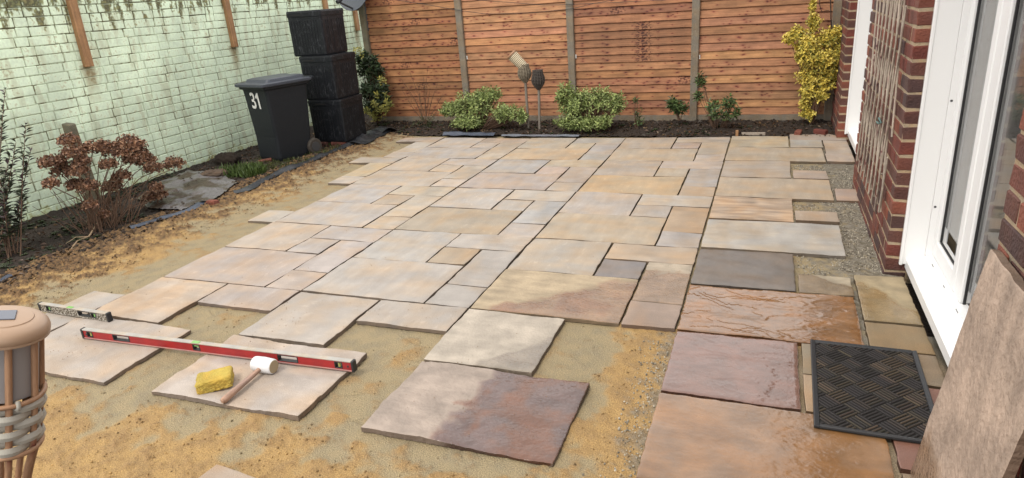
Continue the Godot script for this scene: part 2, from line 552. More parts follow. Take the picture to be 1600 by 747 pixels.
func build_patio():
	var patio = Node3D.new()
	patio.name = "patio"
	add_child(patio, true)
	kind(patio, "structure")
	tag(patio, "patio of riven sandstone slabs in mixed sizes", "patio")
	# one block of the pattern: 600x600, 600x300, 300x300, 300x600, 900x600, 300x300
	var blk = [[0, 0, .6, .6], [.6, 0, 1.2, .3], [.6, .3, .9, .6], [.9, .3, 1.2, .9], [0, .6, .9, 1.2], [.9, .9, 1.2, 1.2]]
	var tone = [
		[[218,210,200],[205,180,155],[222,212,202],[205,190,168],[205,200,195],[225,208,180]],
		[[205,195,175],[200,195,185],[220,205,175],[195,192,190],[222,195,155],[195,195,190]],
		[[205,190,170],[205,195,180],[205,185,175],[205,190,165],[215,195,165],[210,198,188]],
		[[218,200,178],[218,208,198],[220,200,175],[208,196,176],[215,200,182],[222,215,205]],
		[[196,195,195],[210,198,172],[212,190,180],[198,184,170],[203,187,178],[212,198,182]],
		[[200,186,170],[215,200,190],[212,195,165],[184,184,184],[225,192,140],[213,184,146]],
		[[210,208,205],[215,200,175],[218,196,166],[218,205,185],[212,206,198],[208,192,170]],
		[[218,212,205],[215,205,192],[210,202,190],[203,205,207],[196,180,152],[218,208,198]],
		[[210,200,190],[208,200,188],[205,202,198],[204,170,128],[213,195,165],[198,194,190]],
		[[225,205,185],[212,205,203],[210,202,196],[205,196,192],[210,196,186],[210,192,178]],
		[[208,205,200],[205,198,190],[198,174,140],[200,196,188],[212,205,196],[186,184,178]],
		[[215,205,190],[215,190,160],[170,160,156],[0,0,0],[0,0,0],[180,150,132]]]
	var wet36 = own_mat(wet_tex(301, sc(214, 196, 172), sc(178, 146, 116), sc(172, 140, 108), 192, 384, func(u, v): return v - 0.22 - 0.1 * u, 0.1))
	var wet96 = own_mat(wet_tex(311, sc(220, 196, 160), sc(180, 142, 106), sc(166, 122, 88), 384, 256, func(u, v): return (u - 0.52) * 0.9 + (v - 0.5) * 0.75, 0.16))
	for row in 4:
		for cl in 3:
			for k in 6:
				var b = blk[k]
				var x0 = -3.6 + cl * 1.2
				var z0 = -4.8 + row * 1.2
				var own = null
				if row == 3 and cl == 2 and k == 3: own = wet36
				if row == 3 and cl == 2 and k == 4: own = wet96
				slab(patio, x0 + b[0], z0 + b[1], x0 + b[2], z0 + b[3], tone[row * 3 + cl][k], -1, 0.82, 0.05 if row == 3 else 0.1, 1.0, own)
	# slabs reaching into the left margin
	slab(patio, -4.2, -4.8, -3.6, -4.5, [205,190,175])
	slab(patio, -3.9, -4.5, -3.6, -3.9, [215,205,190])
	slab(patio, -3.9, -3.9, -3.6, -3.6, [216,206,194])
	slab(patio, -4.2, -3.6, -3.6, -3.3, [200,192,178])
	slab(patio, -3.9, -3.3, -3.6, -2.7, [222,200,155])
	slab(patio, -3.9, -2.7, -3.6, -2.4, [218,205,190])
	slab(patio, -3.9, -1.5, -3.6, -1.2, [215,205,190])
	# the first course in front of the blocks
	slab(patio, -3.6, 0, -3.0, .6, [222,198,172], 2, 0.85, 0.03)
	slab(patio, -3.0, 0, -2.4, .3, [205,192,185], 1, 0.85, 0.03)
	slab(patio, -2.4, 0, -1.8, .6, [212,204,194], 0, 0.85, 0.03)
	slab(patio, -1.8, 0, -1.2, .3, [208,198,188], 3, 0.85, 0.03)
	slab(patio, -3.9, .3, -3.6, .9, [215,208,198], 0, 0.85, 0.05)
	var wet66 = own_mat(wet_tex(321, sc(222, 207, 188), sc(178, 162, 142), sc(168, 152, 134), 320, 320, func(u, v): return (u - 0.78) * 1.2 + (v - 0.62) * 0.9, 0.06))
	slab(patio, -1.2, 0, -.6, .6, [0,0,0], 0, 0.8, 0.03, 1.0, wet66)
	# the strip along the house
	slab(patio, 0, -4.86, .62, -4.28, [215,200,165])
	slab(patio, 0, -4.28, .94, -3.66, [208,190,160], 1)
	slab(patio, .62, -4.98, 1.2, -4.65, [195,180,165], 0)
	slab(patio, .62, -4.65, .95, -4.28, [198,200,194], 1)
	slab(patio, .95, -4.65, 1.2, -4.0, [200,182,160])
	slab(patio, .94, -4.0, 1.2, -3.68, [205,185,168])
	slab(patio, 0, -3.64, .62, -3.04, [200,185,165], 1)
	slab(patio, 0, -3.03, .93, -2.42, [212,192,160], 1)
	slab(patio, .63, -3.36, .93, -3.06, [200,178,160], 0, .85, .1, 1.0, null, -.006)
	slab(patio, .94, -2.76, 1.13, -2.44, [195,168,152], 0, .85, .1, 1.0, null, -.004)
	slab(patio, 0, -2.42, .62, -1.85, [212,178,142], 4, .82, .05)
	slab(patio, .62, -2.13, .93, -1.88, [205,180,150], 1)
	slab(patio, 0, -1.82, .92, -1.22, [206,205,198], 2, .8, .04)
	slab(patio, 0, -1.2, .605, -.6, [142,130,120], 1, .42, .03)
	var wet63 = own_mat(wet_tex(331, sc(205, 188, 160), sc(168, 144, 112), sc(160, 136, 104), 256, 256, func(u, v): return 0.25 - 1.6 * absf(v - 0.35) * 0.0 + (0.62 - u) * 0.9 + (v - 0.45) * 1.3, 0.06))
	slab(patio, .61, -.88, .91, -.605, [0,0,0], 0, .8, .03, 1.0, wet63)
	var wet36b = own_mat(wet_tex(341, sc(204, 182, 142), sc(182, 156, 112), sc(176, 146, 98), 192, 384, func(u, v): return (v - 0.2) * 0.6 - 0.4 * u + 0.05, 0.06))
	slab(patio, .92, -.93, 1.2, -.31, [0,0,0], 0, .8, .03, 1.0, wet36b)
	var wet17 = own_mat(wet_tex(351, sc(184, 146, 104), sc(170, 126, 86), sc(174, 120, 66), 512, 320, func(u, v): return 0.2, 0.20), 0.25)
	film(wet17)
	slab(patio, 0, -.595, .905, -.0, [0,0,0], 0, .4, .008, 1.4, wet17)
	var wet18 = own_mat(wet_tex(361, sc(172, 134, 118), sc(160, 118, 102), sc(152, 112, 96), 384, 384, func(u, v): return 0.25, 0.08), 0.25)
	film(wet18)
	slab(patio, 0, .005, .6, .6, [0,0,0], 0, .4, .008, 0.9, wet18)
	slab(patio, .605, 0, .905, .3, [172,152,122], 0, .5)
	slab(patio, .605, .3, .905, .6, [190,152,106], 1, .5)
	var wet21 = own_mat(wet_tex(371, sc(186, 146, 106), sc(178, 134, 92), sc(180, 128, 74), 512, 320, func(u, v): return 0.22, 0.12), 0.25)
	film(wet21)
	slab(patio, 0, .605, .905, 1.2, [0,0,0], 0, .4, .008, 0.5, wet21)
	slab(patio, .915, -.3, 1.2, -.015, [172,146,106], 1, .5, .04)
	slab(patio, .915, -.01, 1.2, .28, [168,144,114], 1, .5, .04)
	slab(patio, .915, .29, 1.2, .9, [164,116,98], 0, .5, .04)
	slab(patio, 0, 1.21, .905, 1.8, [176,132,90], 1, .5, .06)
	slab(patio, .915, .91, 1.2, 1.2, [168,140,108], 1, .6, .06)
	slab(patio, .915, 1.21, 1.2, 1.8, [172,150,122], 1, .6, .06)
	# slabs laid out loose on the screed, not yet bedded
	var pur = own_mat(wet_tex(381, sc(206, 186, 170), sc(136, 110, 104), sc(148, 102, 80), 512, 352, func(u, v): return (u - 0.44) * 1.5 + (v - 0.5) * 0.12, 0.10), 0.35)
	var o = slab(self, -1.2, .605, -.31, 1.2, [0,0,0], 0, .8, .014, 2.0, pur, 0.0, false)
	o.name = numbered("sandstone_slab")
	tag(o, "large loose sandstone slab, pale on one half and wet purple brown on the other", "slab", "loose slabs laid out on the screed")
	o = slab(self, -2.41, .61, -1.51, 1.21, [219,206,193], 2, .85, .016, 1.6, null, 0.0, false)
	o.name = numbered("sandstone_slab")
	tag(o, "loose pale sandstone slab with the sponge and the white mallet on it", "slab", "loose slabs laid out on the screed")
	o = slab(self, -3.62, .61, -2.72, 1.21, [215,200,186], 0, .85, .016, 1.4, null, 0.0, false)
	o.name = numbered("sandstone_slab")
	tag(o, "loose pale sandstone slab carrying one end of the red spirit level, its corner behind the wicker torch", "slab", "loose slabs laid out on the screed")
	o = slab(self, -1.65, 1.56, -0.75, 2.16, [206,178,150], 1, .85, .04, 1.0, null, 0.0, false)
	o.name = numbered("sandstone_slab")
	o.rotation.y = -0.10
	o.position += Vector3(-0.03, 0, 0.05)
	tag(o, "loose tan sandstone slab lying apart on the sand beyond the mallet slab", "slab", "loose slabs laid out on the screed")

# ---------------------------------------------------------------- bed of sand and screed
func rect_dist(x, z):
	var best = 9.0
	for r in big_rects:
		var dx = maxf(maxf(r[0] - x, x - r[2]), 0.0)
		var dz = maxf(maxf(r[1] - z, z - r[3]), 0.0)
		var d = dx * dx + dz * dz
		if d < best: best = d
	return sqrt(best)
var big_rects := [[-3.6, -4.8, 0, 0], [0, -4.9, .93, -.0], [0, 0, 1.2, 1.9], [-4.2, -4.8, -3.6, -4.5], [-3.9, -4.5, -3.6, -3.6], [-4.2, -3.6, -3.6, -3.3], [-3.9, -3.3, -3.6, -2.4], [-3.9, -1.5, -3.6, -1.2], [-3.6, 0, -3, .6], [-3, 0, -2.4, .3], [-2.4, 0, -1.8, .6], [-1.8, 0, -1.2, .3], [-3.9, .3, -3.6, .9], [-1.2, 0, -.6, .6], [-1.2, .6, -.3, 1.2], [-2.41, .61, -1.51, 1.21], [-3.62, .61, -2.72, 1.21]]

func bed_at(x, z):
	# [height, colour] of the bedding: trowelled screed by the slabs, loose orange sand further off, soil crumbs towards the planting, grit by the house strip
	var d = rect_dist(x, z)
	var n1 = f_a.get_noise_2d(x * 2.2, z * 2.2)
	var n2 = f_a.get_noise_2d(x * 7.0 + 40, z * 7.0)
	var n3 = f_b.get_noise_2d(x * 26.0, z * 26.0)
	var n4 = f_b.get_noise_2d(x * 70.0 + 9, z * 70.0)
	var reach = 0.34
	if z > 1.1: reach = 0.13
	if x < -3.6 and z < 0.3: reach = 0.42
	var sand = smoothstep(-0.07, 0.09, d - reach + n1 * 0.36 + n2 * 0.20 + n4 * 0.03)
	if x > -0.62 and z > -0.05 and z < 2.0:
		sand = maxf(sand, smoothstep(-0.06, 0.08, x + 0.30 + n1 * 0.22 + n2 * 0.16 + n3 * 0.05))
	sand = maxf(sand, smoothstep(0.05, 0.40, n1 * 0.45 + n2 * 0.45) * 0.7)
	var soil = 0.0
	if x < -4.0: soil = smoothstep(-0.25, 0.25, (-4.38 - x) * 1.6 + n2 * 0.9 + n1 * 0.5 + n3 * 0.5)
	if z > 1.2: soil = maxf(soil, smoothstep(0.10, 0.45, n2 * 0.4 + n3 * 0.7 + n1 * 0.2 + (z - 1.8) * 0.15) * 0.45)
	var grit = 0.0
	if x > -0.4 and z > 0.0 and z < 2.2: grit = 0.7 * smoothstep(-0.06, 0.08, x + 0.04 + n2 * 0.14 + n3 * 0.10)
	if x > 0.5 and z < 0.0: grit = smoothstep(-0.15, 0.15, x - 0.80 + n2 * 0.35 + n3 * 0.2)
	var h = -0.030 + n1 * 0.002 + n2 * 0.0012
	h += sand * (0.005 + 0.004 * n3 + 0.003 * n4 + 0.003 * n2)
	h += soil * (0.004 + 0.013 * n3 + 0.010 * n4)
	if x < -3.95: h += smoothstep(-3.95, -4.75, x) * 0.035
	# trowel sweeps in the screed
	h += (1.0 - sand) * 0.0022 * sin((x * 0.9 + z * 0.45 + n1 * 0.5) * 95.0) * smoothstep(0.0, 0.35, n2 + 0.12)
	if z > -0.2:
		for g in marks:
			var px = x - g[0]; var pz = z - g[1]
			var al = px * g[2] + pz * g[3]
			if absf(al) < g[4]:
				var ac = absf(px * -g[3] + pz * g[2] + g[5] * al * al)
				if ac < 0.03: h += 0.007 * (exp(-pow((ac - 0.016) / 0.007, 2.0)) - 1.4 * exp(-pow(ac / 0.009, 2.0))) * (1.0 - absf(al) / g[4])
	var screed = M.c_screed
	var c = screed.lerp(M.c_screed2, clampf(0.5 + n2 * 1.3, 0, 1))
	c = c.lerp(M.c_sand.lerp(M.c_sand2, clampf(0.5 + n2 * 1.2, 0, 1)), sand)
	c = c.lerp(M.c_soil.lerp(M.c_sand3, clampf(0.42 + n3 * 1.4 + n2 * 0.4, 0, 1)), soil)
	c = c.lerp(M.c_grit.lerp(M.c_grit2, clampf(0.5 + n4 * 1.8, 0, 1)), grit)
	if grit > 0: h += grit * 0.006 * n4
	var k = 1.0 + 0.10 * n3 * maxf(sand, soil) + 0.20 * n4 * soil
	return [h, Color(c.r * k, c.g * k, c.b * k)]

func bed_sheet(q, x0, z0, x1, z1, step):
	var W = int((x1 - x0) / step) + 1
	var H = int((z1 - z0) / step) + 1
	var pts = PackedVector3Array()
	var cols = PackedColorArray()
	var uvs = PackedVector2Array()
	for j in H:
		for i in W:
			var x = lerpf(x0, x1, float(i) / (W - 1))
			var z = lerpf(z0, z1, float(j) / (H - 1))
			var r = bed_at(x, z)
			pts.append(Vector3(x, r[0], z))
			cols.append(r[1])
			uvs.append(Vector2(x, z))
	var k0 = q.v.size()
	q.grid(pts, W, H, uvs)
	var k = k0
	for j in H - 1:
		for i in W - 1:
			var a = j * W + i
			for t in [a, a + W + 1, a + W, a, a + 1, a + W + 1]:
				q.c[k] = cols[t]
				k += 1

var marks := []   # trowel and rake marks: x, z, direction, half length, bend
func build_bed():
	var mr = RandomNumberGenerator.new()
	mr.seed = 77
	for k in 46:
		var a = mr.randf() * TAU if k % 3 == 0 else mr.randf_range(-0.5, 0.5)
		marks.append([mr.randf_range(-4.4, -0.1), mr.randf_range(0.05, 2.2), cos(a), sin(a), mr.randf_range(0.06, 0.22), mr.randf_range(-1.5, 1.5)])
	var q = Geo.new()
	bed_sheet(q, -4.95, -0.25, 0.02, 2.4, 0.0135)
	bed_sheet(q, -4.95, -5.0, -3.4, -0.25, 0.022)
	bed_sheet(q, 0.45, -4.9, 1.2, -0.25, 0.016)
	bed_sheet(q, -3.4, -5.0, 0.45, -0.25, 0.2)
	bed_sheet(q, 0.02, -0.25, 1.40, 2.55, 0.1)
	var m = vmat(0.9)
	m.normal_enabled = true
	m.normal_texture = ntex(13, 0.11, 512, 4, 8.0)
	m.normal_scale = 0.35
	m.uv1_scale = Vector3(2.0, 2.0, 2.0)
	m.albedo_texture = M.grain
	kind(obj("sand_bed", q, m), "structure")
	# crumbs of sand, soil and grit lying on it
	var cr = Geo.new()
	cr.box(Vector3(1, 0.7, 0.85), Transform3D.IDENTITY, 0.24, 0.12, 0, Vector2.ZERO, rng)
	var xf = []
	var cols = []
	for k in 27000:
		var x = rng.randf_range(-4.85, -0.02)
		var z = rng.randf_range(-4.8, 2.4)
		if k % 4 == 0:
			x = rng.randf_range(-4.85, -4.1)
			z = rng.randf_range(-3.5, 1.6)
		elif k % 4 < 3:
			x = rng.randf_range(-3.8, -0.02)
			z = rng.randf_range(0.0, 2.3)
		var rd = rect_dist(x, z)
		if rd < 0.012:
			# a few grains trodden onto the slabs
			if z > -1.2 and x < 0.0 and rd == 0.0 and rng.randf() < 0.10 * smoothstep(-0.2, 0.3, f_a.get_noise_2d(x * 3.0, z * 3.0)) + 0.01:
				var gs = rng.randf_range(0.002, 0.0045)
				xf.append(Transform3D(Basis.from_euler(Vector3(rng.randf() * 6, rng.randf() * 6, 0)).scaled(Vector3.ONE * gs), Vector3(x, 0.001, z)))
				cols.append(M.c_sand3 * rng.randf_range(0.6, 1.0))
			continue
		var r = bed_at(x, z)
		var rough = f_a.get_noise_2d(x * 5.0, z * 5.0)
		if r[0] < -0.0275 and rng.randf() < 0.85: continue
		if rng.randf() > 0.55 + rough: continue
		var s = 0.003 + 0.008 * pow(rng.randf(), 4.0)
		if x < -4.1: s *= 1.4
		xf.append(Transform3D(Basis.from_euler(Vector3(rng.randf() * 6, rng.randf() * 6, rng.randf() * 6)).scaled(Vector3.ONE * s), Vector3(x, r[0] + s * 0.2, z)))
		var kk = rng.randf_range(0.3, 1.0)
		cols.append(Color(r[1].r * kk, r[1].g * kk, r[1].b * kk))
	tag(scatter("sand_crumbs", cr, M.vert, xf, cols), "loose crumbs of orange sand and brown soil strewn beside the slabs", "crumbs")
	xf = []
	cols = []
	for k in 9000:
		var x; var z
		if k < 6500:
			x = rng.randf_range(0.62, 1.12); z = rng.randf_range(-3.66, -0.9)
		else:
			x = rng.randf_range(-0.3, 0.0); z = rng.randf_range(0.1, 1.6)
			if rng.randf() > smoothstep(-0.2, 0.02, x) * 0.5: continue
		var skip = false
		for rc in laid:
			if rc.has_point(Vector2(x, z)): skip = true; break
		if skip: continue
		if x > 0.6 and f_a.get_noise_2d(x * 5.0, z * 4.0) + (x - 0.85) * 0.8 < -0.08: continue
		var r = bed_at(x, z)
		var s = rng.randf_range(0.004, 0.010)
		xf.append(Transform3D(Basis.from_euler(Vector3(rng.randf() * 6, rng.randf() * 6, rng.randf() * 6)).scaled(Vector3.ONE * s), Vector3(x, r[0] + s * 0.3, z)))
		var kk = rng.randf_range(0.4, 1.6)
		cols.append(Color(M.c_grit2.r * kk, M.c_grit2.g * kk, M.c_grit2.b * kk))
	tag(scatter("gravel", cr, M.vert, xf, cols), "grey crushed gravel between the house strip of slabs and the brick pier", "gravel")

# ---------------------------------------------------------------- planting beds
func soil_h(x, z):
	var h = 0.012 * f_a.get_noise_2d(x * 4.0, z * 4.0) + 0.016 * f_b.get_noise_2d(x * 11.0, z * 11.0) + 0.008 * f_b.get_noise_2d(x * 34.0, z * 34.0)
	if z < -4.85: return h + 0.035 * smoothstep(-4.85, -5.2, z) - 0.012
	return h + 0.008

func soil_sheet(called, x0, z0, x1, z1, label):
	var q = Geo.new()
	var W = int((x1 - x0) / 0.03) + 1
	var H = int((z1 - z0) / 0.03) + 1
	var pts = PackedVector3Array()
	var uvs = PackedVector2Array()
	for j in H:
		for i in W:
			var x = lerpf(x0, x1, float(i) / (W - 1))
			var z = lerpf(z0, z1, float(j) / (H - 1))
			pts.append(Vector3(x, soil_h(x, z), z))
			uvs.append(Vector2(x, z))
	q.grid(pts, W, H, uvs)
	var o = obj(called, q, M.soil)
	kind(o, "structure")
	tag(o, label, "soil")

func build_soil():
	soil_sheet("planting_bed", -6.2, -4.9, -4.72, 2.2, "dark soil bed along the painted brick wall")
	soil_sheet("planting_bed", -6.2, -7.4, 1.12, -4.86, "dark soil bed along the foot of the fence")
	# clods, dead leaves and bark
	var cr = Geo.new()
	cr.box(Vector3(1, 0.65, 0.8), Transform3D.IDENTITY, 0.22, 0.12, 0, Vector2.ZERO, rng)
	var lf = Geo.new()
	lf.leaf(Vector3(-.5, 0, 0), Vector3(1, 0, 0), Vector3.UP, 1.0, 0.5, 0.3, 0.2)
	var xf = []; var co = []; var xl = []; var cl = []
	for k in 7000:
		var x; var z
		if k < 3400:
			x = rng.randf_range(-5.6, 1.1); z = rng.randf_range(-5.7, -4.87)
		else:
			x = rng.randf_range(-6.15, -4.72); z = rng.randf_range(-4.9, 1.0)
			if k % 4 == 0: x = rng.randf_range(-4.95, -4.6)
		var y = soil_h(x, z)
		var b = Basis.from_euler(Vector3(rng.randf() * 6, rng.randf() * 6, rng.randf() * 6))
		if k % 5 < 3:
			var s = 0.008 + 0.03 * pow(rng.randf(), 3.0)
			xf.append(Transform3D(b.scaled(Vector3.ONE * s), Vector3(x, y + s * 0.15, z)))
			co.append(rgb(74, 57, 42, rng.randf_range(0.35, 0.85)))
		else:
			var s = rng.randf_range(0.03, 0.065)
			xl.append(Transform3D(Basis.from_euler(Vector3(rng.randf_range(-.6, .6), rng.randf() * 6, rng.randf_range(-.6, .6))).scaled(Vector3.ONE * s), Vector3(x, y + 0.006, z)))
			var t = rng.randf()
			co.size()
			cl.append(rgb(112, 80, 54, rng.randf_range(0.35, 0.8)) if t < 0.6 else (rgb(78, 64, 48, 0.7) if t < 0.85 else rgb(142, 112, 74, 0.7)))
	tag(scatter("soil_clods", cr, M.vert, xf, co), "brown clods of earth lying in the beds", "soil")
	tag(scatter("leaf_litter", lf, M.leafm, xl, cl), "brown dead leaves and bark littering the beds", "litter")

# ---------------------------------------------------------------- painted wall
func pillow(q, x, h, l, seed):
	# lumpy painted face of a brick, a little proud of the block
	var P = PackedVector3Array(); var U = PackedVector2Array()
	var nz = 7 if l > 0.2 else 4
	for j in 4:
		for i in nz:
			var e = 0.0 if i == 0 or j == 0 or i == nz - 1 or j == 3 else 1.0
			var z = lerpf(l / 2, -l / 2, float(i) / (nz - 1)); var y = lerpf(h / 2, -h / 2, j / 3.0)
			P.append(Vector3(x + 0.0004 + e * (0.0008 + 0.0022 * f_a.get_noise_2d(z * 22.0 + seed * 7.0, y * 22.0)), y, z)); U.append(Vector2(z, y))
	q.grid(P, nz, 4, U)

func build_wall():
	var t = thing("painted_brick_wall", "old brick wall painted pale mint green with moss along its top", "wall", Vector3.ZERO)
	var core = Geo.new()
	core.box(Vector3(0.20, 2.62, 8.3), Transform3D(Basis.IDENTITY, Vector3(-6.3022, 1.0, -3.45)), 0.0, 0, 2)
	obj("mortar", core, M.wall_joint, t)
	var vs = []
	var vh = []
	for k in 5:
		var q = Geo.new()
		q.box(Vector3(0.03, 0.0828, 0.2570), Transform3D.IDENTITY, 0.005, 0.0022, 2, Vector2.ZERO, rng)
		pillow(q, 0.0150, 0.0725, 0.2558 - 0.009, k + 0)
		vs.append(q.mesh())
		q = Geo.new()
		q.box(Vector3(0.03, 0.0828, 0.1270), Transform3D.IDENTITY, 0.005, 0.0022, 2, Vector2.ZERO, rng)
		pillow(q, 0.0150, 0.0725, 0.1258 - 0.009, k + 10)
		vh.append(q.mesh())
	var all = []
	var cy = 0.088
	for r in range(-1, 26):
		var y = -0.02 + (r + 0.5) * cy
		var z = 0.6 + (0.131 if r % 2 else 0.0) - 0.02 * (r % 3) + rng.randf_range(-0.015, 0.015)
		var st = r % 2 == 0
		while z > -7.5:
			var L = 0.262 if st else 0.132
			all.append([Vector3(-6.2125 + rng.randf_range(-0.0015, 0.0015), y + rng.randf_range(-0.0025, 0.0025), z - L / 2), st])
			z -= L + rng.randf_range(-0.004, 0.006)
			st = not st
	# the 300 that show largest are bricks of their own
	var seen = []
	for b in all:
		var p = to_px(b[0])
		var vis = p.x > -10 and p.x < 560 and p.y > -8 and p.y < 380
		if p.x > 385 and p.x < 500 and p.y > 110: vis = false
		if p.x > 455 and p.x < 560 and p.y > 15: vis = false
		b.append(p.z if vis else 99.0 + p.z)
	all.sort_custom(func(a, b): return a[2] < b[2])
	var rest = SurfaceTool.new()
	rest.begin(Mesh.PRIMITIVE_TRIANGLES)
	for k in all.size():
		var b = all[k]
		var m = (vs if b[1] else vh)[rng.randi() % 5]
		var ba = Basis.from_euler(Vector3(rng.randf_range(-.004, .004), rng.randf_range(-.008, .008), rng.randf_range(-.008, .008)))
		if k < 300:
			var o = obj("brick", m, M.wall_paint, t, b[0])
			o.basis = ba
		else:
			rest.append_from(m, 0, Transform3D(ba, b[0]))
	kind(obj("bricks_beyond", rest.commit(), M.wall_paint, t), "stuff")

	var z4 = [-1.90, -4.02, -6.15, -6.95]
	var lab = ["pine batten on the painted wall above the dead hydrangea", "pine batten on the painted wall above the wheelie bin", "pine batten on the painted wall rising behind the stacked black bins", "short pine batten on the painted wall beside the fence end post"]
	for k in 4:
		var q = Geo.new()
		var y0 = 1.315
		q.box(Vector3(0.05, 1.05, 0.088), Transform3D(Basis.from_euler(Vector3(0.012 * (k - 1), 0, 0)), Vector3(0, y0 + 0.525, 0)), 0.004, 0.003, 1, Vector2(k * .3, .02), rng)
		var o = obj("timber_batten", q, M.batten, self, Vector3(-6.172, 0, z4[k]))
		tag(o, lab[k], "batten", "pine battens fixed to the painted wall")

# ---------------------------------------------------------------- fence
func board_mesh(L, seed, uo):
	# one lapped board with a wandering lower edge, thick at the foot
	var q = Geo.new()
	var N = 10
	var r = RandomNumberGenerator.new()
	r.seed = seed
	var lo = []
	for i in N + 1: lo.append(-0.003 + 0.006 * f_edge.get_noise_2d(i * 0.09, seed * 3.3) + r.randf_range(-0.0012, 0.0012))
	for i in N:
		var x0 = -L / 2 + L * i / N
		var x1 = -L / 2 + L * (i + 1) / N
		# profile up the board: foot, face, then set back under the board above
		var pr = [Vector2(lo[i], 0.022), Vector2(0.082, 0.009), Vector2(0.087, -0.010), Vector2(0.118, -0.014)]
		var p2 = [Vector2(lo[i + 1], 0.022), Vector2(0.082, 0.009), Vector2(0.087, -0.010), Vector2(0.118, -0.014)]
		for k in 3:
			var v0 = 0.95 - 0.95 * pr[k].x / 0.118; var v1 = 0.95 - 0.95 * pr[k + 1].x / 0.118
			q.quad(Vector3(x0, pr[k].x, pr[k].y), Vector3(x1, p2[k].x, p2[k].y), Vector3(x1, p2[k + 1].x, p2[k + 1].y), Vector3(x0, pr[k + 1].x, pr[k + 1].y),
				Vector2(x0 / 1.6 + uo.x, v0 + uo.y), Vector2(x1 / 1.6 + uo.x, v0 + uo.y), Vector2(x1 / 1.6 + uo.x, v1 + uo.y), Vector2(x0 / 1.6 + uo.x, v1 + uo.y))
		var ua = Vector2(x0 / 1.6 + uo.x, 0.95); var ub = Vector2(x1 / 1.6 + uo.x, 0.95)
		q.quad(Vector3(x0, lo[i], 0.006), Vector3(x1, lo[i + 1], 0.006), Vector3(x1, lo[i + 1], 0.022), Vector3(x0, lo[i], 0.022), ua, ub, ub, ua)
		q.quad(Vector3(x1, lo[i + 1], 0.006), Vector3(x0, lo[i], 0.006), Vector3(x0, 0.118, -0.020), Vector3(x1, 0.118, -0.020), ub, ua, ua, ub)
		q.quad(Vector3(x0, 0.118, -0.014), Vector3(x1, 0.118, -0.014), Vector3(x1, 0.118, -0.020), Vector3(x0, 0.118, -0.020), ua, ub, ub, ua)
	return q.mesh()

